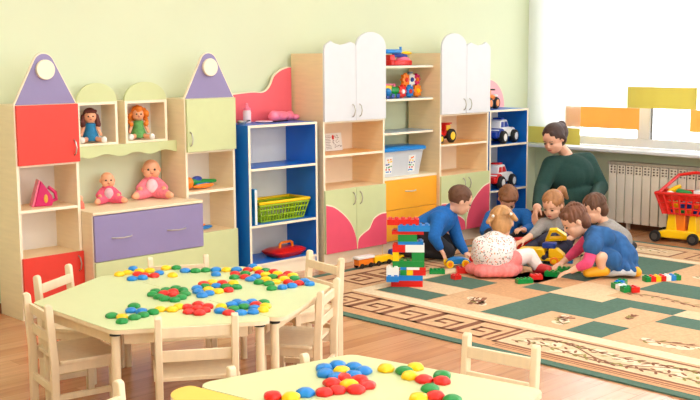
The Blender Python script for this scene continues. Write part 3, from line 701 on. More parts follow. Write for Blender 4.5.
def baby(loc, rz, lab, s, cloth, pale):
    t = thing('baby_doll', lab, 'doll', loc, rz, 'baby dolls on the sideboard')
    hc = V((0, 0, .175))*s; hr = .052*s
    hd = part('head', MB().ell(hc, (hr, hr*1.02, hr*1.1)).ell(hc+V((0, -.052, -.012))*s, .010*s).ell(hc+V((-.052, 0, -.006))*s, (.006*s, .012*s, .014*s)).ell(hc+V((.052, 0, -.006))*s, (.006*s, .012*s, .014*s)).ell(hc+V((.022, -.03, -.022))*s, .026*s).ell(hc+V((-.022, -.03, -.022))*s, .026*s), m_doll, t, 0, None, 60); face(hd, hc, hr)
    blob('romper', [('c', V((0, .01, .064))*s, V((0, 0, .105))*s, .062*s, .046*s), ('c', V((-.04, -.01, .095))*s, V((-.075, -.03, .065))*s, .026*s, .022*s), ('c', V((.04, -.01, .095))*s, V((.075, -.03, .065))*s, .026*s, .022*s), ('c', V((-.03, -.02, .037))*s, V((-.085, -.085, .030))*s, .036*s, .027*s), ('c', V((.03, -.02, .037))*s, V((.085, -.085, .030))*s, .036*s, .027*s)], mat(*cloth), t, .005*s, 3)
    part('bib', MB().ell(V((0, -.042, .078))*s, (.034*s, .020*s, .042*s)), mat(*pale), t, 0, 'pale bib on the chest', 60)
    for k in (-1, 1):
        limb('arm', V((k*.07, -.03, .065))*s, V((k*.066, -.068, .052))*s, .018*s, .013*s, m_doll, t)
        limb('foot', V((k*.085, -.085, .030))*s, V((k*.105, -.115, .028))*s, .024*s, .018*s, m_doll, t)
    return t
baby((-4.335, -.065, .6005), math.radians(-20), 'smaller bald baby doll in a pink suit on the sideboard', .84, ('pink_knit', (232, 92, 122), .8, .15, 50), ('grey_pink', (210, 180, 190), .8, .1, 50))
baby((-4.005, -.06, .6005), math.radians(-32), 'larger bald baby doll in a pink dress on the sideboard', 1.08, ('pink_cotton', (240, 128, 146), .8, .15, 50), ('pale_pink', (246, 204, 212), .8, .1, 50))
t = thing('toy_figure', 'small reddish toy figure beside the left tower on the sideboard', 'toy', (-4.585, -.16, .6005), .3)
part('body', MB().lathe([(.0, 0), (.026, 0), (.024, .03), (.014, .05), (0, .05)], (0, 0, 0)), mat('coral_toy', (226, 110, 90), .5), t); part('head', MB().ell((0, 0, .063), .018), m_doll, t)
# --- toys on the right tower
t = thing('toy_helicopter', 'green and orange toy aircraft on the upper shelf of the right tower', 'toy', (-3.675, -.13, .6395), .12); t.scale = (1.25, 1.2, 1.15)
part('float', MB().ell((.0, -.03, .018), (.075, .014, .014)), P['orange'], t); part('float', MB().ell((.0, .03, .018), (.075, .014, .014)), P['orange'], t)
part('fuselage', MB().capsule((-.05, 0, .04), (.11, 0, .034), .022, .010), P['green'], t, 0, None, 60); part('cockpit', MB().ell((-.02, 0, .056), (.034, .02, .018)), P['navy'], t)
part('nose', MB().ell((-.09, -.01, .04), (.03, .026, .034)), P['orange'], t); part('strut', MB().box(-.045, .04, -.034, .034, .026, .034), P['blue'], t)
t = thing('toy_boat', 'low blue and orange toy behind the violet drawer end, in the right tower', 'toy', (-3.66, -.13, .361), .1)
part('hull', MB().ell((0, 0, .014), (.085, .03, .014)), P['blue'], t); part('deck', MB().ell((-.02, 0, .032), (.045, .018, .010)), P['orange'], t)
# --- things on the left blue bookcase
z = 1.0505
t = thing('baby_bottle', 'white toy baby bottle with a pink teat on the left bookcase', 'bottle', (-3.24, -.10, z))
part('bottle', MB().lathe([(0, 0), (.026, 0), (.028, .006), (.028, .075), (.024, .088), (0, .088)], (0, 0, 0)), mat('milky_plastic', (226, 206, 212), .35), t)
part('collar', MB().lathe([(0, .088), (.025, .088), (.025, .104), (0, .104)], (0, 0, 0)), P['pink'], t); part('teat', MB().lathe([(0, .104), (.018, .104), (.010, .118), (.009, .134), (0, .14)], (0, 0, 0)), P['pink'], t)
t = thing('toy_pot', 'small grey toy pot at the left end of the bookcase top', 'pot', (-3.365, -.20, z))
part('bowl', MB().lathe([(0, 0), (.026, 0), (.032, .012), (.032, .026), (.027, .026), (.024, .006), (0, .006)], (0, 0, 0)), m_metal, t); part('handle', MB().tube([(.03, 0, .02), (.07, .0, .024)], .005), m_black, t)
t = thing('toy_plate', 'pale pink flat toy plate on the left bookcase top', 'plate', (-3.13, -.15, z))
part('plate', MB().lathe([(0, 0), (.04, 0), (.062, .008), (.06, .011), (.038, .004), (0, .004)], (0, 0, 0), (0, 0, 1), 28), mat('pale_pink_plastic', (250, 214, 222), .3), t)
t = thing('toy_bag', 'plump pink toy bag with a dark base on the left bookcase top', 'bag', (-2.995, -.14, z), .25)
blob('pouch', [('e', (-.045, 0, .038), (.05, .04, .036)), ('e', (.035, 0, .034), (.06, .04, .032)), ('c', (-.06, 0, .05), (.08, 0, .04), .03, .03)], P['pink'], t, .006, 3); part('base', MB().box(-.07, .08, -.03, .03, 0, .008), m_black, t, .002)
t = thing('toy_hat', 'coral pink lumpy toy at the right end of the left bookcase top', 'toy', (-2.835, -.11, z), .1)
blob('body', [('e', (-.03, .01, .034), (.04, .035, .033)), ('e', (.03, 0, .024), (.035, .03, .022)), ('e', (0, .02, .05), (.03, .02, .02))], P['pink'], t, .005, 2)
def book(x, y, z, h, cols, lab, tilt=0):
    t = thing('picture_book', lab, 'book', (x, y, z), 0); t.rotation_euler = (0, tilt, 0)
    part('cover', MB().box(-.012, .012, -.10, .10, 0, h), mat(*cols), t, .002); part('pages', MB().box(-.009, .009, -.102, -.0985, .004, h-.004), P['white'], t)
book(-3.35, -.215, .3725, .245, ('teal_cover', (40, 150, 190), .35, .45, 9), 'thin blue green book upright at the left of the green basket')
# --- basket
t = thing('basket', 'green lattice basket with a yellow rim on the blue shelf', 'basket', (-3.06, -.165, .3725), .0)
W0, W1, D0, D1, H = .38, .46, .17, .22, .135
nb = 0
bm_ = MB(); bm_.box(-W0/2, W0/2, -D0/2, D0/2, 0, .006)
def bpt(a, s, hgt):                      # point on the basket wall: a 0..4 around the rim
    w = W0+(W1-W0)*hgt/H; d_ = D0+(D1-D0)*hgt/H; k = int(a) % 4; f = a-int(a)
    c = [(-w/2, -d_/2), (w/2, -d_/2), (w/2, d_/2), (-w/2, d_/2)]; p, q = c[k], c[(k+1) % 4]
    return V((p[0]+(q[0]-p[0])*f, p[1]+(q[1]-p[1])*f, hgt))
for side_, n in ((0, 15), (1, 7), (2, 15), (3, 7)):
    for k in range(n+1):
        a = side_+min(.999, k/n); bm_.tube([bpt(a, 0, .003), bpt(a, 0, H-.01)], .0052, 6)
for hgt in (.004, .045, .085): bm_.tube([bpt(a, 0, hgt) for a in (0, 1, 2, 3)], .005, 6, True)
m_bas = mat('basket_green', (150, 182, 20), .4, .03)
part('lattice', bm_, m_bas, t)
part('rim', MB().tube([bpt(a, 0, H) for a in (0, .5, 1, 1.5, 2, 2.5, 3, 3.5)], .011, 8, True), P['yellow'], t, 0, 'yellow rim')
part('inner_lip', MB().tube([bpt(a, 0, H-.018) for a in (0, .5, 1, 1.5, 2, 2.5, 3, 3.5)], .009, 8, True), m_bas, t)
# --- red dish
t = thing('toy_dish', 'red lidded toy dish with a yellow handle on the lowest blue shelf', 'dish', (-3.0, -.19, .1055), .1); t.scale = (1, 1, .85)
rd = rounded([(-.16, -.10), (.16, -.10), (.16, .10), (-.16, .10)], .06, 6)
sc = lambda k: [(a*k, b*k) for a, b in rd]
mb = MB(); R_ = [mb.pts([(a, b, h) for a, b in sc(k)]) for k, h in ((.72, 0), (.95, .03), (1, .042), (1, .05), (.8, .066), (.45, .074))]
for A, B in zip(R_, R_[1:]):
    for j in range(len(A)): mb._f([A[j], A[(j+1) % len(A)], B[(j+1) % len(A)], B[j]])
mb._f(R_[0][::-1]); mb._f(R_[-1]); part('body', mb, P['red'], t, 0, None, 40)
part('handle', MB().tube([(-.065, -.02, .07), (-.06, -.02, .105), (-.045, -.02, .115), (.045, -.02, .115), (.06, -.02, .105), (.065, -.02, .07)], .011, 8), P['orange'], t, 0, 'yellow carrying handle')
# --- picture card in the left wardrobe
t = thing('paper_card', 'white printed paper card leaning at the back of the left tall cupboard', 'card', (-2.40, -.08, .8035)); t.rotation_euler = (math.radians(-8), 0, 0)
part('sheet', MB().box(-.088, .088, -.003, 0, 0, .132), P['white'], t)
mb = MB(); random.seed(9)
for k in range(26):
    x = random.uniform(-.01, .075); z_ = random.uniform(.02, .12); mb.box(x, x+.012, -.0042, -.003, z_, z_+.004)
for k in range(9): mb.box(-.08, -.02-.02*random.random(), -.0042, -.003, .015+.012*k, .0185+.012*k)
part('print', mb, mat('print_grey', (150, 140, 140), .7), t); part('print', MB().ell((.0, -.003, .10), (.012, .0015, .018)), P['red'], t, 0, 'small red picture')
# --- toys on the rack
t = thing('toy_plane', 'red, blue and yellow toy plane on the top shelf of the rack', 'toy', (-1.815, -.17, 1.4305), .08); t.scale = (1.15, 1.1, 1.1)
part('base', MB().prism(rounded([(-.10, -.05), (.13, -.05), (.13, .05), (-.10, .05)], .03, 4), 0, .035, 'z'), P['red'], t, .006); part('pad', MB().ell((.07, 0, .04), (.06, .045, .022)), P['pink'], t)
part('cab', MB().taper((-.07, 0, .035), (.06, .06), (-.07, 0, .075), (.04, .05)), P['red'], t, .004); part('wing', MB().box(-.135, .02, -.03, .03, .082, .112), P['blue'], t, .01)
part('body', MB().capsule((-.02, 0, .075), (.10, 0, .066), .02, .014), P['navy'], t, 0, None, 60); part('tail', MB().ell((.11, 0, .086), (.055, .022, .013)), P['yellow'], t); part('fin', MB().cyl((.045, 0, .09), (.045, 0, .13), .009), P['blue'], t)
fl = thing('gear_toy', 'stack of five flower shaped toy gears on the second rack shelf', 'toy', (-1.655, -.16, 1.1805), .1)
def flower(root, x, z_, r, c, c2, y=0):
    poly = [((r*(1+.16*math.cos(8*a)))*math.cos(a)+x, (r*(1+.16*math.cos(8*a)))*math.sin(a)+z_) for a in [2*math.pi*k/64 for k in range(64)]]
    g = part('gear', MB().prism(poly, y-.014, y+.014), P[c], root, .003); part('hub', MB().lathe([(0, -.004), (r*.4, 0), (r*.36, .008), (0, .01)], (x, y-.014, z_), (0, -1, 0), 16), P[c2], g)
r = .046
for x, z_, c, c2 in ((-.10, .048, 'red', 'white'), (-.005, .048, 'blue', 'red'), (.09, .05, 'orange', 'yellow'), (-.06, .138, 'orange', 'red'), (.01, .138, 'white', 'navy'), (.085, .138, 'magenta', 'orange')):
    flower(fl, x, z_, r if c != 'magenta' else .042, c, c2, .0 if c not in ('white', 'orange') else -.004)
part('top_peg', MB().cyl((.01, 0, .185), (.01, 0, .20), .022), mat('grey_peg', (110, 130, 150), .5), fl)
t = thing('toy_train', 'green and pink toy engine left of the flower gears on the rack', 'toy', (-1.895, -.17, 1.1805), .05)
part('chassis', MB().box(-.09, .09, -.035, .035, .018, .034), P['green'], t, .003); part('boiler', MB().cyl((.0, 0, .06), (.085, 0, .06), .03), P['green'], t); part('cab', MB().box(-.085, -.01, -.034, .034, .034, .10), P['yellow'], t, .003)
part('roof', MB().box(-.095, .0, -.04, .04, .10, .112), P['pink'], t, .004); part('ball', MB().ell((-.07, -.045, .05), .03), P['blue'], t)
for x in (-.06, .0, .06):
    for s in (-1, 1): part('wheel', MB().cyl((x, s*.034, .018), (x, s*.042, .018), .018), P['navy'], t)
part('chimney', MB().cyl((.06, 0, .085), (.06, 0, .11), .01), P['pink'], t)
# --- storage box
t = thing('storage_box', 'clear plastic storage box with a blue lid on the orange drawers', 'box', (-1.835, -.15, .5825), 0); t.scale = (1.04, 1, .87)
m_clear = mat('frosted_plastic', (212, 216, 222), .35, .02, trans=.1)
ow, iw = .46, .40; mb = MB()
rr = [mb.pts([(a, b, h) for a, b in rounded([(-w/2, -d_/2), (w/2, -d_/2), (w/2, d_/2), (-w/2, d_/2)], .03, 4)]) for w, d_, h in ((.40, .20, 0), (.455, .245, .215), (.465, .255, .217), (.465, .255, .226), (.447, .237, .226), (.392, .192, .006))]
for A, B in zip(rr, rr[1:]):
    for j in range(len(A)): mb._f([A[j], A[(j+1) % len(A)], B[(j+1) % len(A)], B[j]])
mb._f(rr[0][::-1]); mb._f(rr[-1]); part('tub', mb, m_clear, t)
lid = MB(); l0 = rounded([(-.245, -.14), (.245, -.14), (.245, .14), (-.245, .14)], .035, 5)
A = lid.pts([(a, b, .2265) for a, b in l0]); B = lid.pts([(a, b, .247) for a, b in l0]); C_ = lid.pts([(a*.94, b*.92, .258) for a, b in l0])
lid._f(A[::-1]); lid._f(C_)
for p, q in ((A, B), (B, C_)):
    for j in range(len(p)): lid._f([p[j], p[(j+1) % len(p)], q[(j+1) % len(p)], q[j]])
part('lid', lid, P['blue'], t)
for sx, nm in ((-.16, 0), (.09, 1)):
    M_ = Matrix.Translation((sx, -.1095, .03)) @ Matrix.Rotation(math.radians(-6.5), 4, 'X').inverted()
    M_ = Matrix.Translation((sx, -.1025, .03)) @ Matrix.Rotation(math.radians(5.6), 4, 'X')
    s_ = part('sticker', MB(M_).box(-.038, .038, -.0045, -.003, 0, .15), P['white'], t, 0, 'white printed label with coloured dots')
    random.seed(11+nm)
    for k, c in enumerate(('blue', 'red', 'green', 'navy', 'yellow', 'orange')):
        mb = MB(M_)
        for q in range(4): mb.box(*(lambda x: (x, x+.012))(random.uniform(-.035, .022)), -.0056, -.0045, *(lambda z_: (z_, z_+.011))(.008+.022*k+random.uniform(0, .008)))
        part('print', mb, P[c], s_)
# --- wheeled toys
m_tyre = mat('tyre_rubber', (26, 24, 24), .7, .1, 30)
def offroad(loc, rz, body, glass, trim, lab, s=1.0):
    t = thing('toy_car', lab, 'toy car', loc, rz, 'toy off-road cars on the right bookcase')
    L_ = lambda ps: [(a*s, b*s) for a, b in ps]
    part('body', MB().prism(L_([(-.135, .062), (-.125, .098), (-.07, .108), (.055, .106), (.13, .094), (.14, .07), (.12, .058), (-.12, .056)]), -.055*s, .055*s), body, t, .006*s)
    cab = part('cab', MB().prism(L_([(-.10, .106), (-.088, .158), (-.06, .168), (.015, .166), (.055, .106)]), -.046*s, .046*s), body, t, .005*s)
    for sgn in (-1, 1):
        part('window', MB().prism(L_([(-.085, .114), (-.078, .152), (-.04, .153), (-.038, .114)]), sgn*.0465*s, sgn*.048*s), glass, cab); part('window', MB().prism(L_([(-.026, .114), (-.026, .153), (.010, .152), (.036, .114)]), sgn*.0465*s, sgn*.048*s), glass, cab)
    part('windscreen', MB().prism(L_([(.022, .157), (.024, .157), (.054, .112), (.052, .112)]), -.038*s, .038*s), glass, cab)
    part('chassis', MB().box(-.12*s, .12*s, -.035*s, .035*s, .035*s, .058*s), trim, t, .004); part('bumper', MB().box(-.165*s, -.135*s, -.05*s, .05*s, .045*s, .085*s), trim, t, .006)
    part('light_bar', MB().box(-.05*s, .0, -.035*s, .035*s, .167*s, .180*s), trim, t, .004)
    for x in (-.09, .09):
        for sgn in (-1, 1): wheel(t, V((x*s, sgn*.068*s, .046*s)), V((0, 1, 0)), .046*s, .04*s, m_tyre, P['white'])
    for x in (-.09, .09): part('fender', MB().prism([(x*s+.055*s*math.cos(a), .046*s+.062*s*math.sin(a)) for a in [math.pi*k/8 for k in range(9)]], -.06*s, .06*s), trim if x < 0 else body, t, .003)
    return t
offroad((-.535, -.19, .7585), math.radians(12), P['white'], P['navy'], P['navy'], 'white and blue toy off-road car on the right bookcase, middle shelf', 1.2)
offroad((-.555, -.19, .3725), math.radians(12), P['white'], P['red'], P['red'], 'white and red toy off-road car on the right bookcase, lower shelf', 1.2)
t = thing('toy_motorbike', 'orange toy motorbike with fat black wheels on top of the right bookcase', 'toy', (-.615, -.17, 1.0505), .2)
for x in (-.075, .05): wheel(t, (x, 0, .05), (0, 1, 0), .05, .05, m_tyre, P['orange'])
part('frame', MB().tube([(-.075, 0, .05), (-.03, 0, .085), (.02, 0, .085), (.05, 0, .05)], .012), P['orange'], t); part('tank', MB().ell((-.02, 0, .1), (.045, .025, .022)), P['orange'], t)
part('fork', MB().tube([(-.075, 0, .05), (-.055, 0, .12), (-.05, 0, .165)], .009), P['orange'], t); part('handlebar', MB().tube([(-.05, -.045, .165), (-.05, .045, .165)], .007), m_black, t); part('seat', MB().ell((.045, 0, .112), (.035, .022, .012)), P['white'], t)
t = thing('toy_tractor', 'red toy tractor with yellow hubs in the right tall cupboard', 'toy', (-1.285, -.19, .8035), .1)
part('bonnet', MB().box(-.13, -.005, -.03, .03, .05, .095), P['red'], t, .01); part('cab', MB().taper((.03, 0, .06), (.085, .075), (.03, 0, .15), (.065, .06)), P['red'], t, .006); part('roof', MB().box(-.012, .072, -.042, .042, .15, .16), P['red'], t, .005)
part('window', MB().box(.0, .055, -.0375, .0375, .10, .14), P['yellow'], t); part('chassis', MB().box(-.12, .06, -.022, .022, .032, .055), m_black, t); part('grille', MB().box(-.135, -.128, -.025, .025, .045, .09), P['white'], t, .003)
for s in (-1, 1): wheel(t, (.04, s*.055, .056), (0, 1, 0), .056, .035, m_tyre, P['yellow']); wheel(t, (-.095, s*.045, .036), (0, 1, 0), .036, .025, m_tyre, P['yellow'])
# --- bricks
def brick_mb(mb, x0, y0, z0, nx, ny, h, u):     # studs of pitch u
    mb.box(x0+.0006, x0+nx*u-.0006, y0+.0006, y0+ny*u-.0006, z0+.0004, z0+h-.0004)
    for i in range(nx):
        for j in range(ny): mb.cyl((x0+(i+.5)*u, y0+(j+.5)*u, z0+h-.001), (x0+(i+.5)*u, y0+(j+.5)*u, z0+h+u*.22), u*.30, u*.29, 10)
    return mb
def loose(u_, v_, rz, nx, ny, col, lab, h=.030, u=.027, z=RZ+.002):
    p = on_z(u_, v_, z); t = brick_mb(MB(Matrix.Translation((p.x, p.y, z)) @ Matrix.Rotation(rz, 4, 'Z')), -nx*u/2, -ny*u/2, 0, nx, ny, h, u)
    return solo('toy_brick', t, P[col], lab, 'toy brick')
AX = -YAW                                        # angle of the floor direction that runs across the view
loose(437, 273.5, AX, 4, 2, 'green', 'green brick lying on the rug right of the tower')
loose(456, 279, AX+.5, 2, 2, 'red', 'red brick beside the green rug tile, nearest the girl in pink')
loose(462, 273, AX+.1, 3, 2, 'red', 'red brick just below the blue toy car', .04)
loose(473, 261, AX-.2, 2, 2, 'red', 'red brick under the far hand of the kneeling boy')
loose(524, 283, AX+.25, 4, 2, 'green', 'green brick right of the pink skirt, in front of the red one')
loose(536, 279, AX+.1, 3, 2, 'red', 'red brick on the rug beside the bent white knee')
loose(552, 276, AX-.5, 3, 2, 'green', 'green brick right of the red shoe', .034, .030)
t = thing('block_tower', 'tall tower of big coloured interlocking bricks on the rug', 'brick tower', (-2.80, -1.20, RZ+.002), AX-.06); t.scale = (1, 1, .88)
U = .0415; K = 1/151
def tb(col, x0, y0, z0, nx, ny, h): part('brick', brick_mb(MB(), x0, y0, z0, nx, ny, h, U), P[col], t, 0, col + ' brick')
hs = [0, .046, .086, .124, .162, .2, .262, .316, .342, .396, .432]
tb('red', -.11, -.06, 0, 5, 3, .046); tb('blue', -.11, -.06, .046, 5, 3, .040)
tb('white', -.14, -.085, .086, 2, 2, .062); tb('blue', -.14, -.102, .046, 2, 1, .040)
tb('green', -.05, -.06, .086, 1, 2, .042); tb('blue', -.05, -.06, .128, 1, 2, .020); tb('yellow', -.008, -.06, .086, 1, 2, .042); tb('red', .034, -.06, .086, 2, 2, .042); tb('white', -.008, -.06, .128, 2, 2, .020); tb('red', .075, -.06, .128, 1, 1, .020)
tb('green', -.10, -.06, .148, 5, 2, .046)
tb('yellow', -.10, -.06, .194, 1, 2, .066); tb('green', .024, -.06, .194, 2, 2, .066)
tb('red', -.10, -.06, .260, 2, 2, .056); tb('white', -.017, -.06, .260, 3, 2, .056)
tb('blue', -.065, -.06, .316, 4, 2, .024); tb('green', -.065, -.06, .340, 3, 2, .052)
tb('red', -.105, -.06, .392, 5, 2, .026); tb('blue', -.065, -.075, .418, 5, 2, .044)
tb('red', -.135, -.06, .462, 5, 2, .042)
# --- wooden train along the drawers
t = thing('toy_train', 'yellow toy train with black wheels on the rug edge before the orange drawers', 'toy train', (*on_z(377, 265, RZ+.001).xy, RZ+.001), 0)
tr = (on_z(392, 261, RZ) - on_z(362, 266.5, RZ)); t.rotation_euler = (0, 0, math.atan2(tr.y, tr.x))
for k, (x0, x1, c) in enumerate(((-.20, -.06, 'orange'), (-.045, .125, 'yellow'), (.14, .25, 'yellow'))):
    w_ = part('wagon', MB().box(x0, x1, -.028, .028, .022, .065 if k < 2 else .045), P[c], t, .004)
    for f in (.2, .8):
        for s in (-1, 1): part('wheel', MB().cyl((x0+(x1-x0)*f, s*.026, .018), (x0+(x1-x0)*f, s*.036, .018), .018), m_black, w_)
part('white_roof', MB().box(-.21, -.05, -.032, .032, .066, .085), P['white'], t, .004); part('blue_load', MB().cyl((.13, 0, .075), (.26, 0, .085), .024), P['navy'], t, .004)
for x in (-.0525, .1325): part('coupling', MB().cyl((x-.012, 0, .032), (x+.012, 0, .032), .005), m_black, t)
t = thing('toy_pot_plant', 'red and yellow toy block with a green tuft in front of the pink doors', 'toy', (*on_z(341, 261, .001).xy, .001), -.2)
part('block', MB().box(-.045, .045, -.03, .03, 0, .045), P['red'], t, .004); part('tuft', MB().lathe([(0, .045), (.012, .045), (.02, .06), (.008, .085), (0, .09)], (-.01, 0, 0)), P['green'], t); part('block', MB().box(.047, .085, -.025, .025, 0, .026), P['yellow'], t, .003, 'yellow block')
# --- toy car of the kneeling boy
p = on_z(458, 267, RZ); t = thing('toy_car', 'blue toy car with yellow wheels under the kneeling boy\'s hand', 'toy car', (p.x, p.y, RZ+.001), AX+.18); t.scale = (.82, .82, .82)
part('body', MB().prism([(-.10, .03), (-.09, .07), (-.03, .088), (.04, .085), (.10, .06), (.10, .03)], -.04, .04), P['blue'], t, .01)
for x in (-.085, .055):
    for s in (-1, 1): wheel(t, (x, s*.046, .034), (0, 1, 0), .034, .022, P['yellow'], P['orange'])
# --- brick chains on the right of the rug
def chain(name, lab, pts, cols, u=.030, h=.034):
    p0 = on_z(*pts[0], RZ+.002); t = thing(name, lab, 'brick chain', (p0.x, p0.y, RZ+.002), room=True)
    P3 = [on_z(*q, RZ+.002) for q in pts]; seg = [(b-a).length for a, b in zip(P3, P3[1:])]; tot = sum(seg)
    def at(s):
        for a, b, l in zip(P3, P3[1:], seg):
            if s <= l: return a+(b-a)*s/l, math.atan2((b-a).y, (b-a).x)
            s -= l
        return b, math.atan2((b-a).y, (b-a).x)
    n = len(cols)
    for k, c in enumerate(cols):
        q, a = at(tot*(k+.5)/n); w = tot/n
        mb = MB(Matrix.Translation(q) @ Matrix.Rotation(a, 4, 'Z')); mb.box(-w/2+.001, w/2-.001, -u, u, 0, h)
        for i in (-1, 1): mb.cyl((0, i*u*.5, h-.001), (0, i*u*.5, h+.007), .0095)
        part('brick', mb, P[c], t, 0, c + ' brick')
chain('brick_chain', 'straight chain of coloured bricks at the right of the rug', [(644, 281.5), (679, 279.5)], ['green', 'red', 'yellow', 'red', 'white', 'blue', 'green'])
chain('brick_chain', 'curved chain of coloured bricks near the crouching girl\'s sandal', [(623, 284), (617, 288), (627, 292), (638, 291.5)], ['green', 'blue', 'green', 'white', 'green', 'red'])
# --- toy trucks among the children
p = on_z(543, 263, RZ); t = thing('toy_truck', 'yellow toy truck with a blue load between the children', 'toy truck', (p.x, p.y, RZ+.001), AX-.40); t.scale = (.92, .85, .82)
part('chassis', MB().box(-.17, .17, -.055, .055, .028, .055), P['yellow'], t, .006); part('tipper', MB().prism([(-.17, .055), (-.18, .13), (.02, .135), (.03, .055)], -.06, .06), P['yellow'], t, .01)
part('cab', MB().prism([(.05, .055), (.05, .14), (.11, .14), (.165, .09), (.17, .055)], -.052, .052), P['yellow'], t, .01); part('load', MB().box(.0, .10, -.045, .045, .141, .185), P['navy'], t, .004, 'blue brick load')
for x in (-.11, .10):
    for s in (-1, 1): wheel(t, (x, s*.062, .034), (0, 1, 0), .034, .026, P['orange'], P['yellow'])
p = on_z(529, 252, RZ); t = thing('toy_truck', 'red and yellow toy truck under the toddler\'s hand', 'toy truck', (p.x, p.y, RZ+.001), AX+.2)
part('chassis', MB().box(-.11, .11, -.045, .045, .025, .05), P['red'], t, .005); part('cab', MB().box(.02, .10, -.045, .045, .05, .125), P['yellow'], t, .01); part('bed', MB().box(-.11, .01, -.05, .05, .05, .11), P['red'], t, .008)
for x in (-.07, .07):
    for s in (-1, 1): wheel(t, (x, s*.05, .026), (0, 1, 0), .026, .02, m_tyre, P['white'])
loose(569, 271.5, AX-.15, 5, 2, 'green', 'dark green brick plate beside the crouching girl\'s hands', .026, .032)
loose(566, 262.5, AX-.3, 3, 2, 'blue', 'blue brick under the pink sleeve', .045, .034)
# --- shopping cart
A0, A1 = V((-.105, -1.50, 0)), V((-.085, -1.82, 0))
ax = (A1-A0).normalized()
t = thing('shopping_cart', 'red and yellow toy shopping cart full of toys by the radiator', 'shopping cart', (-.11, -1.63, 0)); t.rotation_euler = (0, 0, math.radians(-82))
# local x runs along the cart (towards the right of the photo), local y across it towards the window
for x in (-.155, .155):
    for y in (0, .20): wheel(t, (x, y-.02, .046), (0, 1, 0), .046, .036, m_tyre, mat('dark_hub', (70, 66, 64), .5))
part('base', MB().prism([(-.19, .035), (-.19, .065), (-.07, .10), (.14, .10), (.20, .065), (.20, .035)], .0, .16), P['yellow'], t, .008)
for x, w_ in ((-.04, .06), (.13, .05)): part('post', MB().taper((x, .08, .09), (w_*1.5, .12), (x, .08, .232), (w_, .10)), P['yellow'], t, .006, 'yellow upright')
part('column', MB().taper((.03, .08, .09), (.08, .10), (.03, .08, .232), (.08, .10)), P['orange'], t, .004)
bk = MB(); z0, z1 = .23, .40
def cp(a, h):
    f = (h-z0)/(z1-z0); xa_, xb_, ya, yb_ = -.10-.055*f, .22+.07*f, .0-.04*f, .16+.04*f
    c = [(xa_, ya), (xb_, ya), (xb_, yb_), (xa_, yb_)]; k = int(a) % 4; g = a-int(a); p, q = c[k], c[(k+1) % 4]
    return V((p[0]+(q[0]-p[0])*g, p[1]+(q[1]-p[1])*g, h))
bk.box(-.10, .22, 0, .16, z0, z0+.008)
for s, n in ((0, 7), (1, 4), (2, 7), (3, 4)):
    for k in range(n+1): a = s+min(.999, k/n); bk.tube([cp(a, z0), cp(a, z1)], .009, 6)
for h in (z0+.01, .28, .33): bk.tube([cp(a, h) for a in range(4)], .007, 6, True)
for a0, a1 in ((0, 1), (3, 4), (1, 2), (2, 3)):
    v = bk.pts([cp(a0, .35), cp(a0+.999, .35), cp(a0+.999, z1), cp(a0, z1)]); bk._f(v)
v = bk.pts([cp(3.001, z0), cp(3.999, z0), cp(3.999, z1), cp(3.001, z1)]); bk._f(v)
for s in (0,):
    v = bk.pts([cp(0, z0), cp(.22, z0), cp(.22, z1), cp(0, z1)]); bk._f(v)
part('basket', bk, P['red'], t); part('rim', MB().tube([cp(a, z1) for a in (0, .5, 1, 1.5, 2, 2.5, 3, 3.5)], .013, 8, True), P['red'], t)
part('handle', MB().tube([cp(3.6, z1), V((-.05, .19, .53)), V((.08, .20, .555)), V((.24, .20, .545)), V((.30, .19, .42))], .014, 8), P['red'], t, 0, 'red push handle')
cart = t; CM = Matrix.Translation(t.location) @ Matrix.Rotation(math.radians(-82), 4, 'Z')
def incart(name, lab, mb, col, cat='toy'): return solo(name, mb, P[col], lab, cat)
incart('toy_ball', 'white ball in the shopping cart', MB(CM).ell((-.07, .06, .372), .04), 'white', 'ball')
incart('toy_banana', 'yellow toy piece on top of the cart load', MB(CM).tube([(-.10, .11, .395), (-.05, .12, .425), (-.01, .13, .45)], [.018, .024, .014]), 'yellow')
incart('toy_cucumber', 'green toy piece on top of the cart load', MB(CM).capsule((.0, .06, .41), (.09, .05, .40), .024, .024), 'green')
incart('toy_brick', 'large white piece in the right end of the cart load', MB(CM).box(.13, .24, .03, .12, .36, .43), 'white', 'toy brick')
random.seed(21)
for k, (x, c) in enumerate(((-.06, 'navy'), (-.005, 'orange'), (.05, 'green'), (.105, 'orange'), (.16, 'navy'))):
    incart('toy_brick', '%s brick seen low through the front bars of the cart, %s' % (c, ('at the left end', 'second from the left', 'in the middle', 'second from the right', 'at the right end')[k]), MB(CM).box(x-.022, x+.022, .025, .065, .241, .284), c, 'toy brick')
    c2 = ('orange', 'yellow', 'navy', 'navy', 'orange')[k]
    incart('toy_brick', '%s brick stacked in the cart on the lower row, %s' % (c2, ('at the left end', 'second from the left', 'in the middle', 'second from the right', 'at the right end')[k]), MB(CM).box(x-.022, x+.022, .025, .065, .286, .329), c2, 'toy brick')
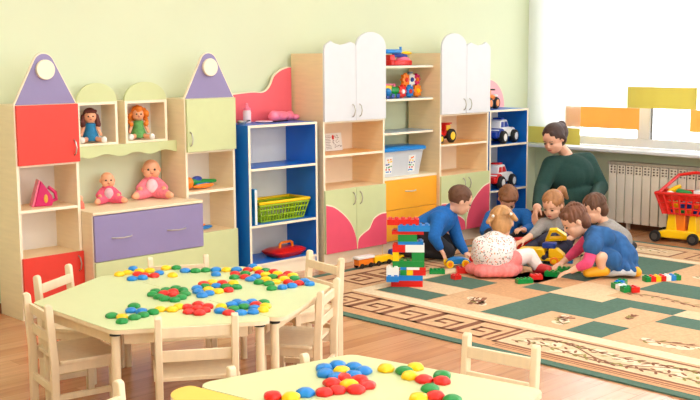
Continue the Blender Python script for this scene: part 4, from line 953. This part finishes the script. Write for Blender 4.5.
# ------------------------------------------------------------------ people
def basis(f, up=ZU):
    f = V(f).normalized(); r = f.cross(up).normalized(); u = r.cross(f); return f, r, u
def dirv(r=0, f=0, z=0): return (RH*r + FH*f + ZU*z).normalized()        # right / away / up, as seen in the room
def rotm(r, f, u): return Matrix((r, f, u)).transposed()
def hand_prims(wr, d, n, size, curl=.5, thumb=1):
    d = V(d).normalized(); n = V(n); n = (n-n.dot(d)*d).normalized(); s = d.cross(n)
    pr = []; L_ = size
    kn = wr + d*L_*.46
    for k in (-1.1, -.37, .37, 1.1): pr.append(('c', wr+d*L_*.06+s*k*L_*.07, kn+s*k*L_*.115, L_*.085, L_*.075))
    for k, ln in zip((-1.5, -.5, .5, 1.5), (.38, .46, .50, .44)):
        b = kn + s*k*L_*.105; a1 = curl*.6; d1 = (d*math.cos(a1)+n*math.sin(a1)+s*k*.06).normalized(); m1 = b+d1*L_*ln*.55
        a2 = curl*1.5; d2 = (d*math.cos(a2)+n*math.sin(a2)).normalized()
        pr += [('c', b, m1, L_*.054, L_*.048), ('c', m1, m1+d2*L_*ln*.5, L_*.048, L_*.040)]
    tb_ = wr + d*L_*.16 + s*thumb*L_*.16; t1 = tb_ + (d*.75+s*thumb*.6+n*.35)*L_*.24; pr += [('c', wr+d*L_*.12, tb_, L_*.10, L_*.075), ('c', tb_, t1, L_*.065, L_*.052), ('c', t1, t1+(d*.9+s*thumb*.15+n*.4)*L_*.2, L_*.052, L_*.042)]
    return pr
def head_prims(c, f, u, h, adult=False):
    f, r, u = basis(f, u); R = rotm(r, f, u)
    j = .29 if adult else .27
    pr = [('e', c+u*.09*h-f*.05*h, (.345*h, .42*h, .40*h), R), ('e', c-u*.18*h+f*.10*h, (j*h, .29*h, .31*h), R), ('e', c-u*.37*h+f*.22*h, (.11*h, .10*h, .09*h), R),
          ('c', c+u*.03*h+f*.34*h, c-u*.10*h+f*.40*h, .035*h, .05*h)]
    for s in (-1, 1):
        pr += [('e', c-u*.14*h+f*.22*h+r*s*.14*h, .12*h), ('e', c-u*.03*h-f*.02*h+r*s*.345*h, (.035*h, .07*h, .10*h), R)]
    return pr
def face_parts(body, c, f, u, h, brow):
    f, r, u = basis(f, u); R = rotm(r, f, u)
    for s in (-1, 1):
        part('eye', MB().ell(c+u*.0*h+f*.352*h+r*s*.135*h, (.05*h, .03*h, .022*h), R), m_eye, body)
        part('eyebrow', MB().capsule(c+u*.085*h+f*.368*h+r*s*.07*h, c+u*.09*h+f*.335*h+r*s*.20*h, .010*h, .006*h), brow, body)
    part('mouth', MB().ell(c-u*.235*h+f*.385*h, (.085*h, .025*h, .022*h), R), m_lip, body)
def person(lab, sp):
    J = sp['j']; h = sp['h']; ad = sp.get('adult', False); k = h/.2 if not ad else 1.0
    f, r, u = basis(sp['f'], sp.get('u', ZU)); c = J['head']; R = rotm(r, f, u)
    mid = (J['hR']+J['hL'])/2; sh = (J['sR']+J['sL'])/2
    g = V((mid.x, mid.y, RZ)); t = thing('person', lab, 'person', g, room=True)
    a_ = sp.get('arm', (.034, .028, .021)); l_ = sp.get('legr', (.058, .042, .030)); ch = sp.get('chest', .075); be = sp.get('belly', .085)
    pr = head_prims(c, f, u, h, ad) + [('c', c-u*.25*h-f*.08*h, J['neck'], .165*h, .19*h), ('c', J['neck'], sh, .2*h, ch*.7)]
    hs_ = sp.get('hand', .115 if not ad else .175)
    for s in 'RL':
        pr += [('c', sh, J['s'+s], ch*.55, a_[0]*1.1), ('c', J['s'+s], J['e'+s], a_[0], a_[1]), ('c', J['e'+s], J['w'+s], a_[1], a_[2])]
        hd = J.get('p'+s); pr += hand_prims(J['w'+s], (hd-J['w'+s]) if hd else (J['w'+s]-J['e'+s]), sp.get('n'+s, -ZU), hs_, sp.get('curl', .55), 1 if s == 'R' else -1)
        pr += [('c', mid, J['h'+s], be*.6, l_[0]), ('c', J['h'+s], J['k'+s], l_[0], l_[1]), ('c', J['k'+s], J['a'+s], l_[1], l_[2]), ('c', J['a'+s], J['t'+s], l_[2], l_[2]*.8)]
    pr += [('c', sh-(sh-mid)*.12, mid, ch*.9, be*.95)]
    sk = m_skin2 if ad else m_skin
    body = blob('body', pr, sk, t, sp.get('vox', .0048), 3)
    if sp.get('face', True): face_parts(body, c, f, u, h, sp['haircol'])
    # garments
    tk = sp.get('loose', .010) if not ad else .014
    def sleeves(names, r0, r1):
        q = []
        for s in names:
            e = J['e'+s]+(J['w'+s]-J['e'+s])*sp.get('sleeve', .92)
            q += [('c', J['s'+s], J['e'+s], a_[0]+tk*1.4, a_[1]+tk), ('c', J['e'+s], e, a_[1]+tk, a_[2]+tk*.8), ('c', sh, J['s'+s], ch*.62+tk, a_[0]+tk*1.4)]
        return q
    top = sleeves('RL', 0, 0) + [('c', sh-(sh-mid)*.10, mid+(sh-mid)*.12, ch+tk, be+tk), ('c', J['neck']*(.75-sp.get('scoop', 0))+sh*(.25+sp.get('scoop', 0)), sh, .23*h, ch*.75+tk), ('c', J['sR']*.8+sh*.2-(sh-mid)*.12, J['sL']*.8+sh*.2-(sh-mid)*.12, ch*.8, ch*.8)]
    top += sp.get('topx', [])
    tm = sp['top']; tname = sp.get('topname', 'sweater')
    blob(tname, top, tm, t, .006, sp.get('topit', 9), sp.get('toplab'))
    if 'collar' in sp:
        nv = (c-J['neck']).normalized(); part('collar', MB().capsule(J['neck']-nv*.01, J['neck']+nv*.035*k, .215*h, .195*h), sp['collar'], t, 0, None, 60)
    tr = [('c', mid, mid+(sh-mid)*.15, be*1.0, be*.95)]
    for s in 'RL':
        e = J['k'+s]+(J['a'+s]-J['k'+s])*sp.get('trouser', .95)
        tr += [('c', mid, J['h'+s], be*.8, l_[0]+tk), ('c', J['h'+s], J['k'+s], l_[0]+tk, l_[1]+tk), ('c', J['k'+s], e, l_[1]+tk, l_[2]+tk)]
    if sp.get('bottom'): blob(sp.get('botname', 'trousers'), tr, sp['bottom'], t, .006, 4)
    for s in 'RL':
        d = (J['t'+s]-J['a'+s]).normalized()
        blob('shoe', [('c', J['a'+s]-d*.01-ZU*.004, J['t'+s]+d*.005, l_[2]+.010, l_[2]*.9+.006), ('e', J['a'+s]-d*.02-ZU*.006, l_[2]+.009)], sp['shoe'], t, .005, 3)
    # hair
    hp = [('e', c+u*.125*h-f*.085*h, (.368*h, .425*h, .398*h), R)]
    random.seed(int(h*1e4)+len(lab))
    cr = c+u*.125*h-f*.085*h
    for q in range(0 if ad else 46):
        a = random.uniform(0, 2*math.pi); e0, e1 = random.uniform(.0, .5), random.uniform(.9, 1.5) if math.cos(a) > .5 else random.uniform(1.25, sp.get('strand', 1.7))
        if math.cos(a) > .5: e1 = min(e1, 1.2)
        ps = [cr + r*math.sin(a+.12*k)*math.sin(e)*.368*h + f*math.cos(a+.12*k)*math.sin(e)*.425*h + u*math.cos(e)*.395*h for k, e in enumerate([e0+(e1-e0)*i/4 for i in range(5)])]
        hp += [('c', ps[i], ps[i+1], .030*h, .026*h) for i in range(4)]
    if sp.get('fringe'): hp += [('c', c+u*.33*h+f*.20*h-r*.2*h, c+u*.33*h+f*.20*h+r*.2*h, .10*h, .10*h)]
    if sp.get('nape'): hp += [('e', c-u*.10*h-f*.22*h, (.335*h, .26*h, .34*h), R)]
    hp += [(q[0], *[x(c, f, r, u, h) if callable(x) else x for x in q[1:]]) for q in sp.get('hairx', [])]
    blob('hair', hp, sp['haircol'], t, .0045, 2)
    for fn in sp.get('extra', []): fn(t, J, c, f, r, u, h)
    return t
def hairmat(n, c): return mat(n, c, .55, .28, 26, bump=.5, stretch=(1, 1, .25))
h_brown = hairmat('hair_brown', (98, 62, 42)); h_lbrown = hairmat('hair_light_brown', (134, 86, 54)); h_dark = hairmat('hair_dark_brown', (62, 38, 32)); h_blond = hairmat('hair_blond', (190, 140, 88)); h_fair = hairmat('hair_fair', (172, 118, 74)); h_braid = hairmat('hair_chestnut', (112, 68, 46))
c_blue = mat('blue_knit', (20, 104, 186), .85, .12, 60, bump=.2); c_dark = mat('dark_trousers', (30, 30, 36), .85, .15, 40); c_green = mat('dark_green_knit', (26, 62, 56), .9, .12, 70, bump=.25)
c_grey = mat('grey_cotton', (158, 152, 148), .85, .1, 60); c_navy = mat('navy_cloth', (38, 38, 62), .85, .2, 30); c_shoe = mat('dark_shoe', (44, 42, 44), .6, .1)
c_tights = mat('white_tights', (238, 222, 214), .8, .04, 50); c_redshoe = mat('red_shoe', (200, 46, 52), .5, .1, 30); c_maroon = mat('maroon_cloth', (116, 36, 56), .85, .1, 40)
def dotted(name, base, cols, scale):
    m = bpy.data.materials.new(name); m.use_nodes = True; nt = m.node_tree; N, L = nt.nodes, nt.links; b = N['Principled BSDF']; b.inputs['Roughness'].default_value = .85
    tc = N.new('ShaderNodeTexCoord'); vo = N.new('ShaderNodeTexVoronoi'); vo.inputs['Scale'].default_value = scale; L.new(tc.outputs['Object'], vo.inputs['Vector'])
    lt = N.new('ShaderNodeMath'); lt.operation = 'LESS_THAN'; lt.inputs[1].default_value = .36; L.new(vo.outputs['Distance'], lt.inputs[0])
    sp = N.new('ShaderNodeSeparateColor'); L.new(vo.outputs['Color'], sp.inputs[0]); rp = N.new('ShaderNodeValToRGB'); rp.color_ramp.interpolation = 'CONSTANT'
    e = rp.color_ramp.elements; e[0].color = (*lin(cols[0]), 1); e[1].position = 1/len(cols); e[1].color = (*lin(cols[1]), 1)
    for i, c in enumerate(cols[2:]): q = e.new((i+2)/len(cols)); q.color = (*lin(c), 1)
    L.new(sp.outputs[0], rp.inputs[0]); mx = N.new('ShaderNodeMix'); mx.data_type = 'RGBA'; mx.inputs[6].default_value = (*lin(base), 1)
    L.new(lt.outputs[0], mx.inputs[0]); L.new(rp.outputs[0], mx.inputs[7]); L.new(mx.outputs[2], b.inputs['Base Color']); return m
c_floral = dotted('floral_cotton', (238, 232, 230), [(90, 84, 96), (212, 96, 84), (238, 232, 230), (120, 130, 110), (222, 140, 90)], 74)
def denim():
    m = mat('washed_denim', (40, 90, 146), .9, .30, 7, bump=.12, stretch=(3, 3, 1)); return m  # wash tone; upright colour streaks also stand in for fold shading
c_denim = denim(); c_hem = mat('bleached_hem', (196, 200, 206), .9, .1, 40); c_pinksl = mat('pink_jersey', (226, 74, 122), .85, .08, 50); c_skirt = mat('pink_tulle', (246, 132, 128), .85, .14, 50, bump=.5); c_yshoe = mat('yellow_sandal', (244, 176, 24), .5, .05)
def ground(p, r): p = p.copy(); p.z = RZ+r+.013; return p
# --- boy kneeling on the left
person('boy in a blue sweater kneeling on the left, leaning onto his hands', dict(h=.212, f=dirv(.88, .1, -.42), u=dirv(.38, 0, .9), haircol=h_brown, top=c_blue, bottom=c_dark, shoe=c_shoe, collar=c_blue,
  nR=dirv(.3, 0, -1), nL=dirv(.3, 0, -1), curl=.35, trouser=.97, chest=.092, belly=.105, arm=(.044, .036, .024), legr=(.07, .052, .036), topit=14,
  j=dict(head=W(460.5, 200.5, 7.9), neck=W(447, 211.5, 7.93), sR=W(439, 219, 7.80), sL=W(450, 216, 8.04), eR=W(434, 237, 7.72), wR=W(440, 248, 7.72), pR=W(443, 253, 7.72), eL=W(458, 240, 8.02), wL=W(465, 252, 7.98), pL=W(471, 256, 7.95),
         hR=W(421, 233, 7.85), hL=W(426, 230, 8.02), kR=ground(W(447, 256, 7.82), .055), kL=ground(W(450, 250, 8.08), .055), aR=ground(W(416, 260, 7.9), .045), aL=ground(W(417, 254, 8.1), .045), tR=ground(W(404, 261, 7.93), .035), tL=ground(W(405, 255, 8.12), .035))))
# --- boy at the back
person('boy in a blue sweater sitting against the right bookcase, head bowed', dict(h=.212, f=dirv(-.05, -.62, -.78), u=dirv(-.05, -.78, .62), haircol=h_lbrown, top=c_blue, bottom=c_dark, shoe=c_shoe, fringe=True,
  nR=dirv(.5, -.3, -.3), nL=dirv(-.5, -.3, -.3), curl=.9, arm=(.042, .036, .024), chest=.085,
  j=dict(head=W(508, 199, 8.5), neck=W(508, 209, 8.66), sR=W(491, 217, 8.66), sL=W(525, 215, 8.66), eR=W(485, 231, 8.5), wR=W(500, 234, 8.32), eL=W(530, 229, 8.5), wL=W(524, 230, 8.3), pL=W(519, 229, 8.26), hR=W(501, 236, 8.72), hL=W(515, 236, 8.72),
         kR=ground(W(490, 240, 8.42), .08), kL=ground(W(528, 238, 8.42), .08), aR=ground(W(513, 242, 8.3), .045), aL=ground(W(503, 242, 8.26), .045), tR=ground(W(522, 242, 8.32), .035), tL=ground(W(494, 242, 8.3), .035))))
# --- girl with her back to the camera
def tutu(t, J, c, f, r, u, h):
    mid = (J['hR']+J['hL'])/2; pr = []; random.seed(4)
    for k in range(26):
        a = 2*math.pi*k/26; rad = .138+.016*math.sin(5*a)
        q = V((mid.x, mid.y, RZ+.044)) + RH*math.cos(a)*rad*1.12 + FH*math.sin(a)*rad*.85; pr.append(('c', V((mid.x, mid.y, RZ+.10)), q, .065, .034))
    for s in 'R': pr.append(('c', J['h'+s], J['h'+s]+(J['k'+s]-J['h'+s])*.5, .075, .058))
    blob('skirt', pr, c_skirt, t, .007, 2, 'pink tulle skirt spread on the rug')
    for q in (W(493, 216, 7.2), W(511, 214, 7.18)): part('hair_tie', MB().ell(q, .010), P['white'], t)
person('girl in a white floral top and pink skirt sitting with her back to the camera', dict(h=.222, f=dirv(.15, .88, -.45), u=dirv(.05, .42, .9), haircol=h_blond, top=c_floral, topname='blouse', bottom=c_tights, botname='tights', shoe=c_redshoe, nape=True, face=True, chest=.092, belly=.105, topit=18, arm=(.04, .034, .022),
  nR=dirv(0, 0, -1), hairx=[('c', W(492, 217, 7.24), W(488, 222, 7.2), .022, .016), ('c', W(511.5, 215, 7.22), W(516, 219.5, 7.2), .022, .015)], extra=[tutu],
  topx=[('e', W(493, 254, 7.25), (.14, .11, .115), rotm(RH, FH, ZU))],
  j=dict(head=W(501.5, 223, 7.34), neck=W(498.5, 235, 7.28), sL=W(480, 244, 7.27), sR=W(508, 243, 7.27), eL=W(477, 256, 7.32), wL=W(486, 262, 7.5), eR=W(511, 254, 7.40), wR=W(522, 256, 7.6), hL=ground(W(483, 270, 7.28), .085), hR=ground(W(506, 270, 7.28), .085),
         kR=W(529, 255, 7.38), aR=W(539, 268, 7.36), tR=ground(W(547, 270.5, 7.28), .026), kL=W(482, 265, 7.62), aL=ground(W(500, 262, 7.78), .04), tL=ground(W(507, 262, 7.84), .03))))
# --- toddler with the pinafore
def pinafore(t, J, c, f, r, u, h):
    part('hair_tie', MB().ell(W(559, 192.5, 8.03), .015), P['magenta'], t)
    mid = (J['hR']+J['hL'])/2; sh = (J['sR']+J['sL'])/2
    blob('pinafore', [('c', sh-(sh-mid)*.28, mid, .083, .105), ('c', mid, W(545, 245, 7.9), .10, .075), ('c', mid, W(563, 246, 7.88), .10, .075), ('c', J['sR']*.5+sh*.5+f*.03, sh-(sh-mid)*.3+f*.03, .034, .05), ('c', J['sL']*.5+sh*.5+f*.03, sh-(sh-mid)*.3+f*.03, .034, .05)], c_navy, t, .006, 3, 'navy pinafore dress')
person('toddler in a grey shirt and navy pinafore reaching out, with a top ponytail', dict(h=.212, f=dirv(-.5, -.72, -.42), u=dirv(-.2, -.3, .9), haircol=h_fair, top=c_grey, topname='shirt', bottom=c_navy, botname='tights', shoe=c_navy, fringe=False, sleeve=.35,
  nR=dirv(-.2, 0, -1), curl=.4, extra=[pinafore], nape=True, scoop=.1, hairx=[('c', W(557, 195, 8.06), W(562, 190, 8.06), .032, .034), ('c', W(562, 190, 8.06), W(567, 198, 8.12), .034, .014)],
  j=dict(head=W(552.5, 205, 8.02), neck=W(557, 218, 8.1), sR=W(543, 224, 8.08), sL=W(571, 223, 8.12), eR=W(535, 233, 7.95), wR=W(524, 240, 7.85), pR=W(517, 243, 7.82), eL=W(577, 234, 8.02), wL=W(569, 239, 7.86), pL=W(563, 238, 7.82), hR=ground(W(550, 244, 8.14), .085), hL=ground(W(566, 244, 8.14), .085),
         kR=ground(W(536, 246, 7.92), .075), kL=ground(W(562, 248, 7.84), .075), aR=ground(W(523, 249, 7.8), .045), aL=ground(W(551, 252, 7.72), .045), tR=ground(W(517, 249, 7.78), .04), tL=ground(W(545, 253, 7.68), .04))))
# --- the woman
def neckline(t, J, c, f, r, u, h):
    part('bun', MB().ell(c+u*.12*h-f*.60*h, (.17*h, .17*h, .20*h)), h_dark, t, 0, 'hair gathered at the back', 60)
def wl(*a): return W(*a)
person('woman in a dark green sweater kneeling behind the children, dark hair tied back', dict(h=.242, adult=True, f=dirv(-.60, -.62, -.46), u=dirv(-.28, -.25, .92), haircol=h_dark, top=c_green, bottom=c_dark, shoe=c_shoe, chest=.10, belly=.15, arm=(.058, .050, .034), legr=(.095, .068, .042), vox=.0056, sleeve=.9, curl=.5, scoop=.62, topit=45, nape=True,
  nR=dirv(.3, -.3, -.6), extra=[neckline], hairx=[('e', lambda c, f, r, u, h: c+u*.04*h-f*.34*h, .085), ('c', lambda c, f, r, u, h: c+u*.30*h+f*.18*h+r*.14*h, lambda c, f, r, u, h: c+u*.0*h-f*.08*h+r*.35*h, .024, .020), ('c', lambda c, f, r, u, h: c+u*.30*h+f*.18*h-r*.14*h, lambda c, f, r, u, h: c+u*.0*h-f*.08*h-r*.35*h, .024, .020)],
  topx=[('e', W(569, 175, 8.86), (.215, .15, .18), rotm(RH, FH, ZU)), ('e', W(572, 203, 8.86), (.22, .17, .20), rotm(RH, FH, ZU)), ('e', W(567, 177, 8.80), (.17, .12, .13), rotm(RH, FH, ZU))],
  j=dict(head=W(553.5, 138.5, 8.70), neck=W(564.5, 152, 8.84), sR=W(551, 165, 8.78), sL=W(587, 161, 8.94), eR=W(541.5, 189, 8.66), wR=W(537, 208, 8.34), pR=W(534, 217, 8.28), eL=W(601, 187, 8.84), wL=W(590, 207, 8.35), pL=W(584, 216, 8.25), hR=W(560, 212, 8.95), hL=W(585, 212, 8.98),
         kR=ground(W(550, 234, 8.62), .085), kL=ground(W(590, 236, 8.58), .085), aR=ground(W(562, 234, 9.02), .06), aL=ground(W(586, 234, 9.04), .06), tR=ground(W(566, 233, 9.16), .045), tL=ground(W(588, 233, 9.16), .045))))
# --- crouching girl in denim
def dress(t, J, c, f, r, u, h):
    random.seed(8); pr = [('c', W(598, 239, 7.28), W(613, 248, 7.28), .092, .12), ('c', W(612, 250, 7.28), W(620, 258, 7.28), .12, .125), ('c', W(604, 254, 7.16), W(612, 260, 7.14), .05, .07), ('c', W(597, 237, 7.20), W(592, 247, 7.10), .070, .062), ('c', W(594, 236, 7.3), W(604, 238, 7.2), .075, .08)]
    hem = []
    for k in range(14):
        a = 2*math.pi*k/14; q = W(617, 268, 7.27) + RH*math.cos(a)*.125 + FH*math.sin(a)*.15; q.z = RZ+.062+.012*math.sin(3*a); pr.append(('c', W(612, 252, 7.3), q, .075, .026)); hem.append(q-ZU*.02)
    blob('denim_dress', pr, c_denim, t, .007, 2, 'blue washed denim dress')
    part('hem', MB().tube(hem, .024, 8, True), c_hem, t, 0, 'bleached frayed hem', 60)
    br = MB()
    for s, e in ((-1, W(596, 223, 7.36)), (1, W(590, 209, 7.2))):
        a = c+u*.42*h+f*.12*h+r*s*.06*h; b = c-u*.05*h-f*.36*h+r*s*.16*h
        ps = [a+(b-a)*k/10 - f*.20*h*math.sin(math.pi*k/10) + u*.24*h*math.sin(math.pi*k/10) + r*s*.05*h*math.sin(math.pi*k/10) for k in range(11)]
        m_ = MB()
        for k, q in enumerate(ps): m_.ell(q, (.017, .015, .017))
        part('braid', m_, h_braid, t, 0, None, 60)
person('girl in a blue denim dress with pink sleeves crouching, hair in braids', dict(h=.222, f=dirv(-.82, -.12, -.56), u=dirv(-.5, 0, .82), haircol=h_braid, top=c_pinksl, topname='shirt', bottom=None, shoe=c_yshoe, nape=True, fringe=True, sleeve=.55, curl=.35, legr=(.050, .038, .028),
  nL=dirv(-.2, 0, -1), nR=dirv(-.2, 0, -1), extra=[dress],
  j=dict(head=W(574.5, 221, 7.3), neck=W(589, 231.5, 7.32), sL=W(595, 239, 7.18), sR=W(592, 236, 7.44), eL=W(588, 263, 7.06), wL=W(572, 270.5, 7.1), pL=W(564, 273, 7.1), eR=W(575, 252, 7.46), wR=W(563, 262, 7.46), pR=W(556, 266, 7.44), hL=W(617, 262, 7.22), hR=W(620, 259, 7.40),
         kL=W(600, 257, 7.10), aL=ground(W(602, 272, 7.14), .048), tL=ground(W(588, 275, 7.14), .032), kR=ground(W(606, 268, 7.42), .06), aR=ground(W(630, 271, 7.3), .05), tR=ground(W(637, 276, 7.18), .026))))
# --- boy behind her
person('boy with short brown hair in a grey top, half hidden behind the girl in denim', dict(h=.212, f=dirv(-.86, -.2, -.4), u=dirv(-.3, 0, .95), haircol=h_brown, top=c_grey, bottom=c_grey, shoe=c_shoe, nape=True, chest=.08,
  j=dict(head=W(594, 208.5, 7.85), neck=W(604, 222, 7.87), sL=W(609, 230, 7.75), sR=W(603, 228, 8.02), eL=W(607, 246, 7.70), wL=W(592, 252, 7.74), eR=W(593, 242, 8.0), wR=W(580, 250, 7.92), hL=ground(W(620, 250, 7.85), .11), hR=ground(W(622, 247, 7.98), .11),
         kL=ground(W(598, 255, 7.72), .07), kR=ground(W(598, 250, 8.05), .07), aL=ground(W(622, 258, 7.76), .05), aR=ground(W(624, 252, 8.08), .05), tL=ground(W(632, 258, 7.78), .04), tR=ground(W(632, 252, 8.1), .04))))
# --- toy held by the toddler
q = W(555.5, 234.5, 7.78); M_ = frame(q, dirv(1, -.25, .1), dirv(-.1, -.35, 1)) @ Matrix.Scale(.78, 4)
mb = MB(M_); o_ = [(-.10, -.055), (.10, -.055), (.10, -.01), (.02, .06), (-.045, .06)]; i_ = [(-.06, -.03), (.065, -.03), (.065, -.015), (.01, .035), (-.03, .035)]
A = mb.pts([(a, -.025, b) for a, b in o_]); B = mb.pts([(a, -.025, b) for a, b in i_]); C_ = mb.pts([(a, .025, b) for a, b in o_]); D_ = mb.pts([(a, .025, b) for a, b in i_]); n = 5
for k in range(n):
    l = (k+1) % n
    mb._f([A[k], A[l], B[l], B[k]]); mb._f([C_[k], D_[k], D_[l], C_[l]]); mb._f([A[k], C_[k], C_[l], A[l]]); mb._f([B[k], B[l], D_[l], D_[k]])
solo('toy_cab', mb, P['yellow'], 'yellow toy truck cab frame held by the toddler', 'toy')
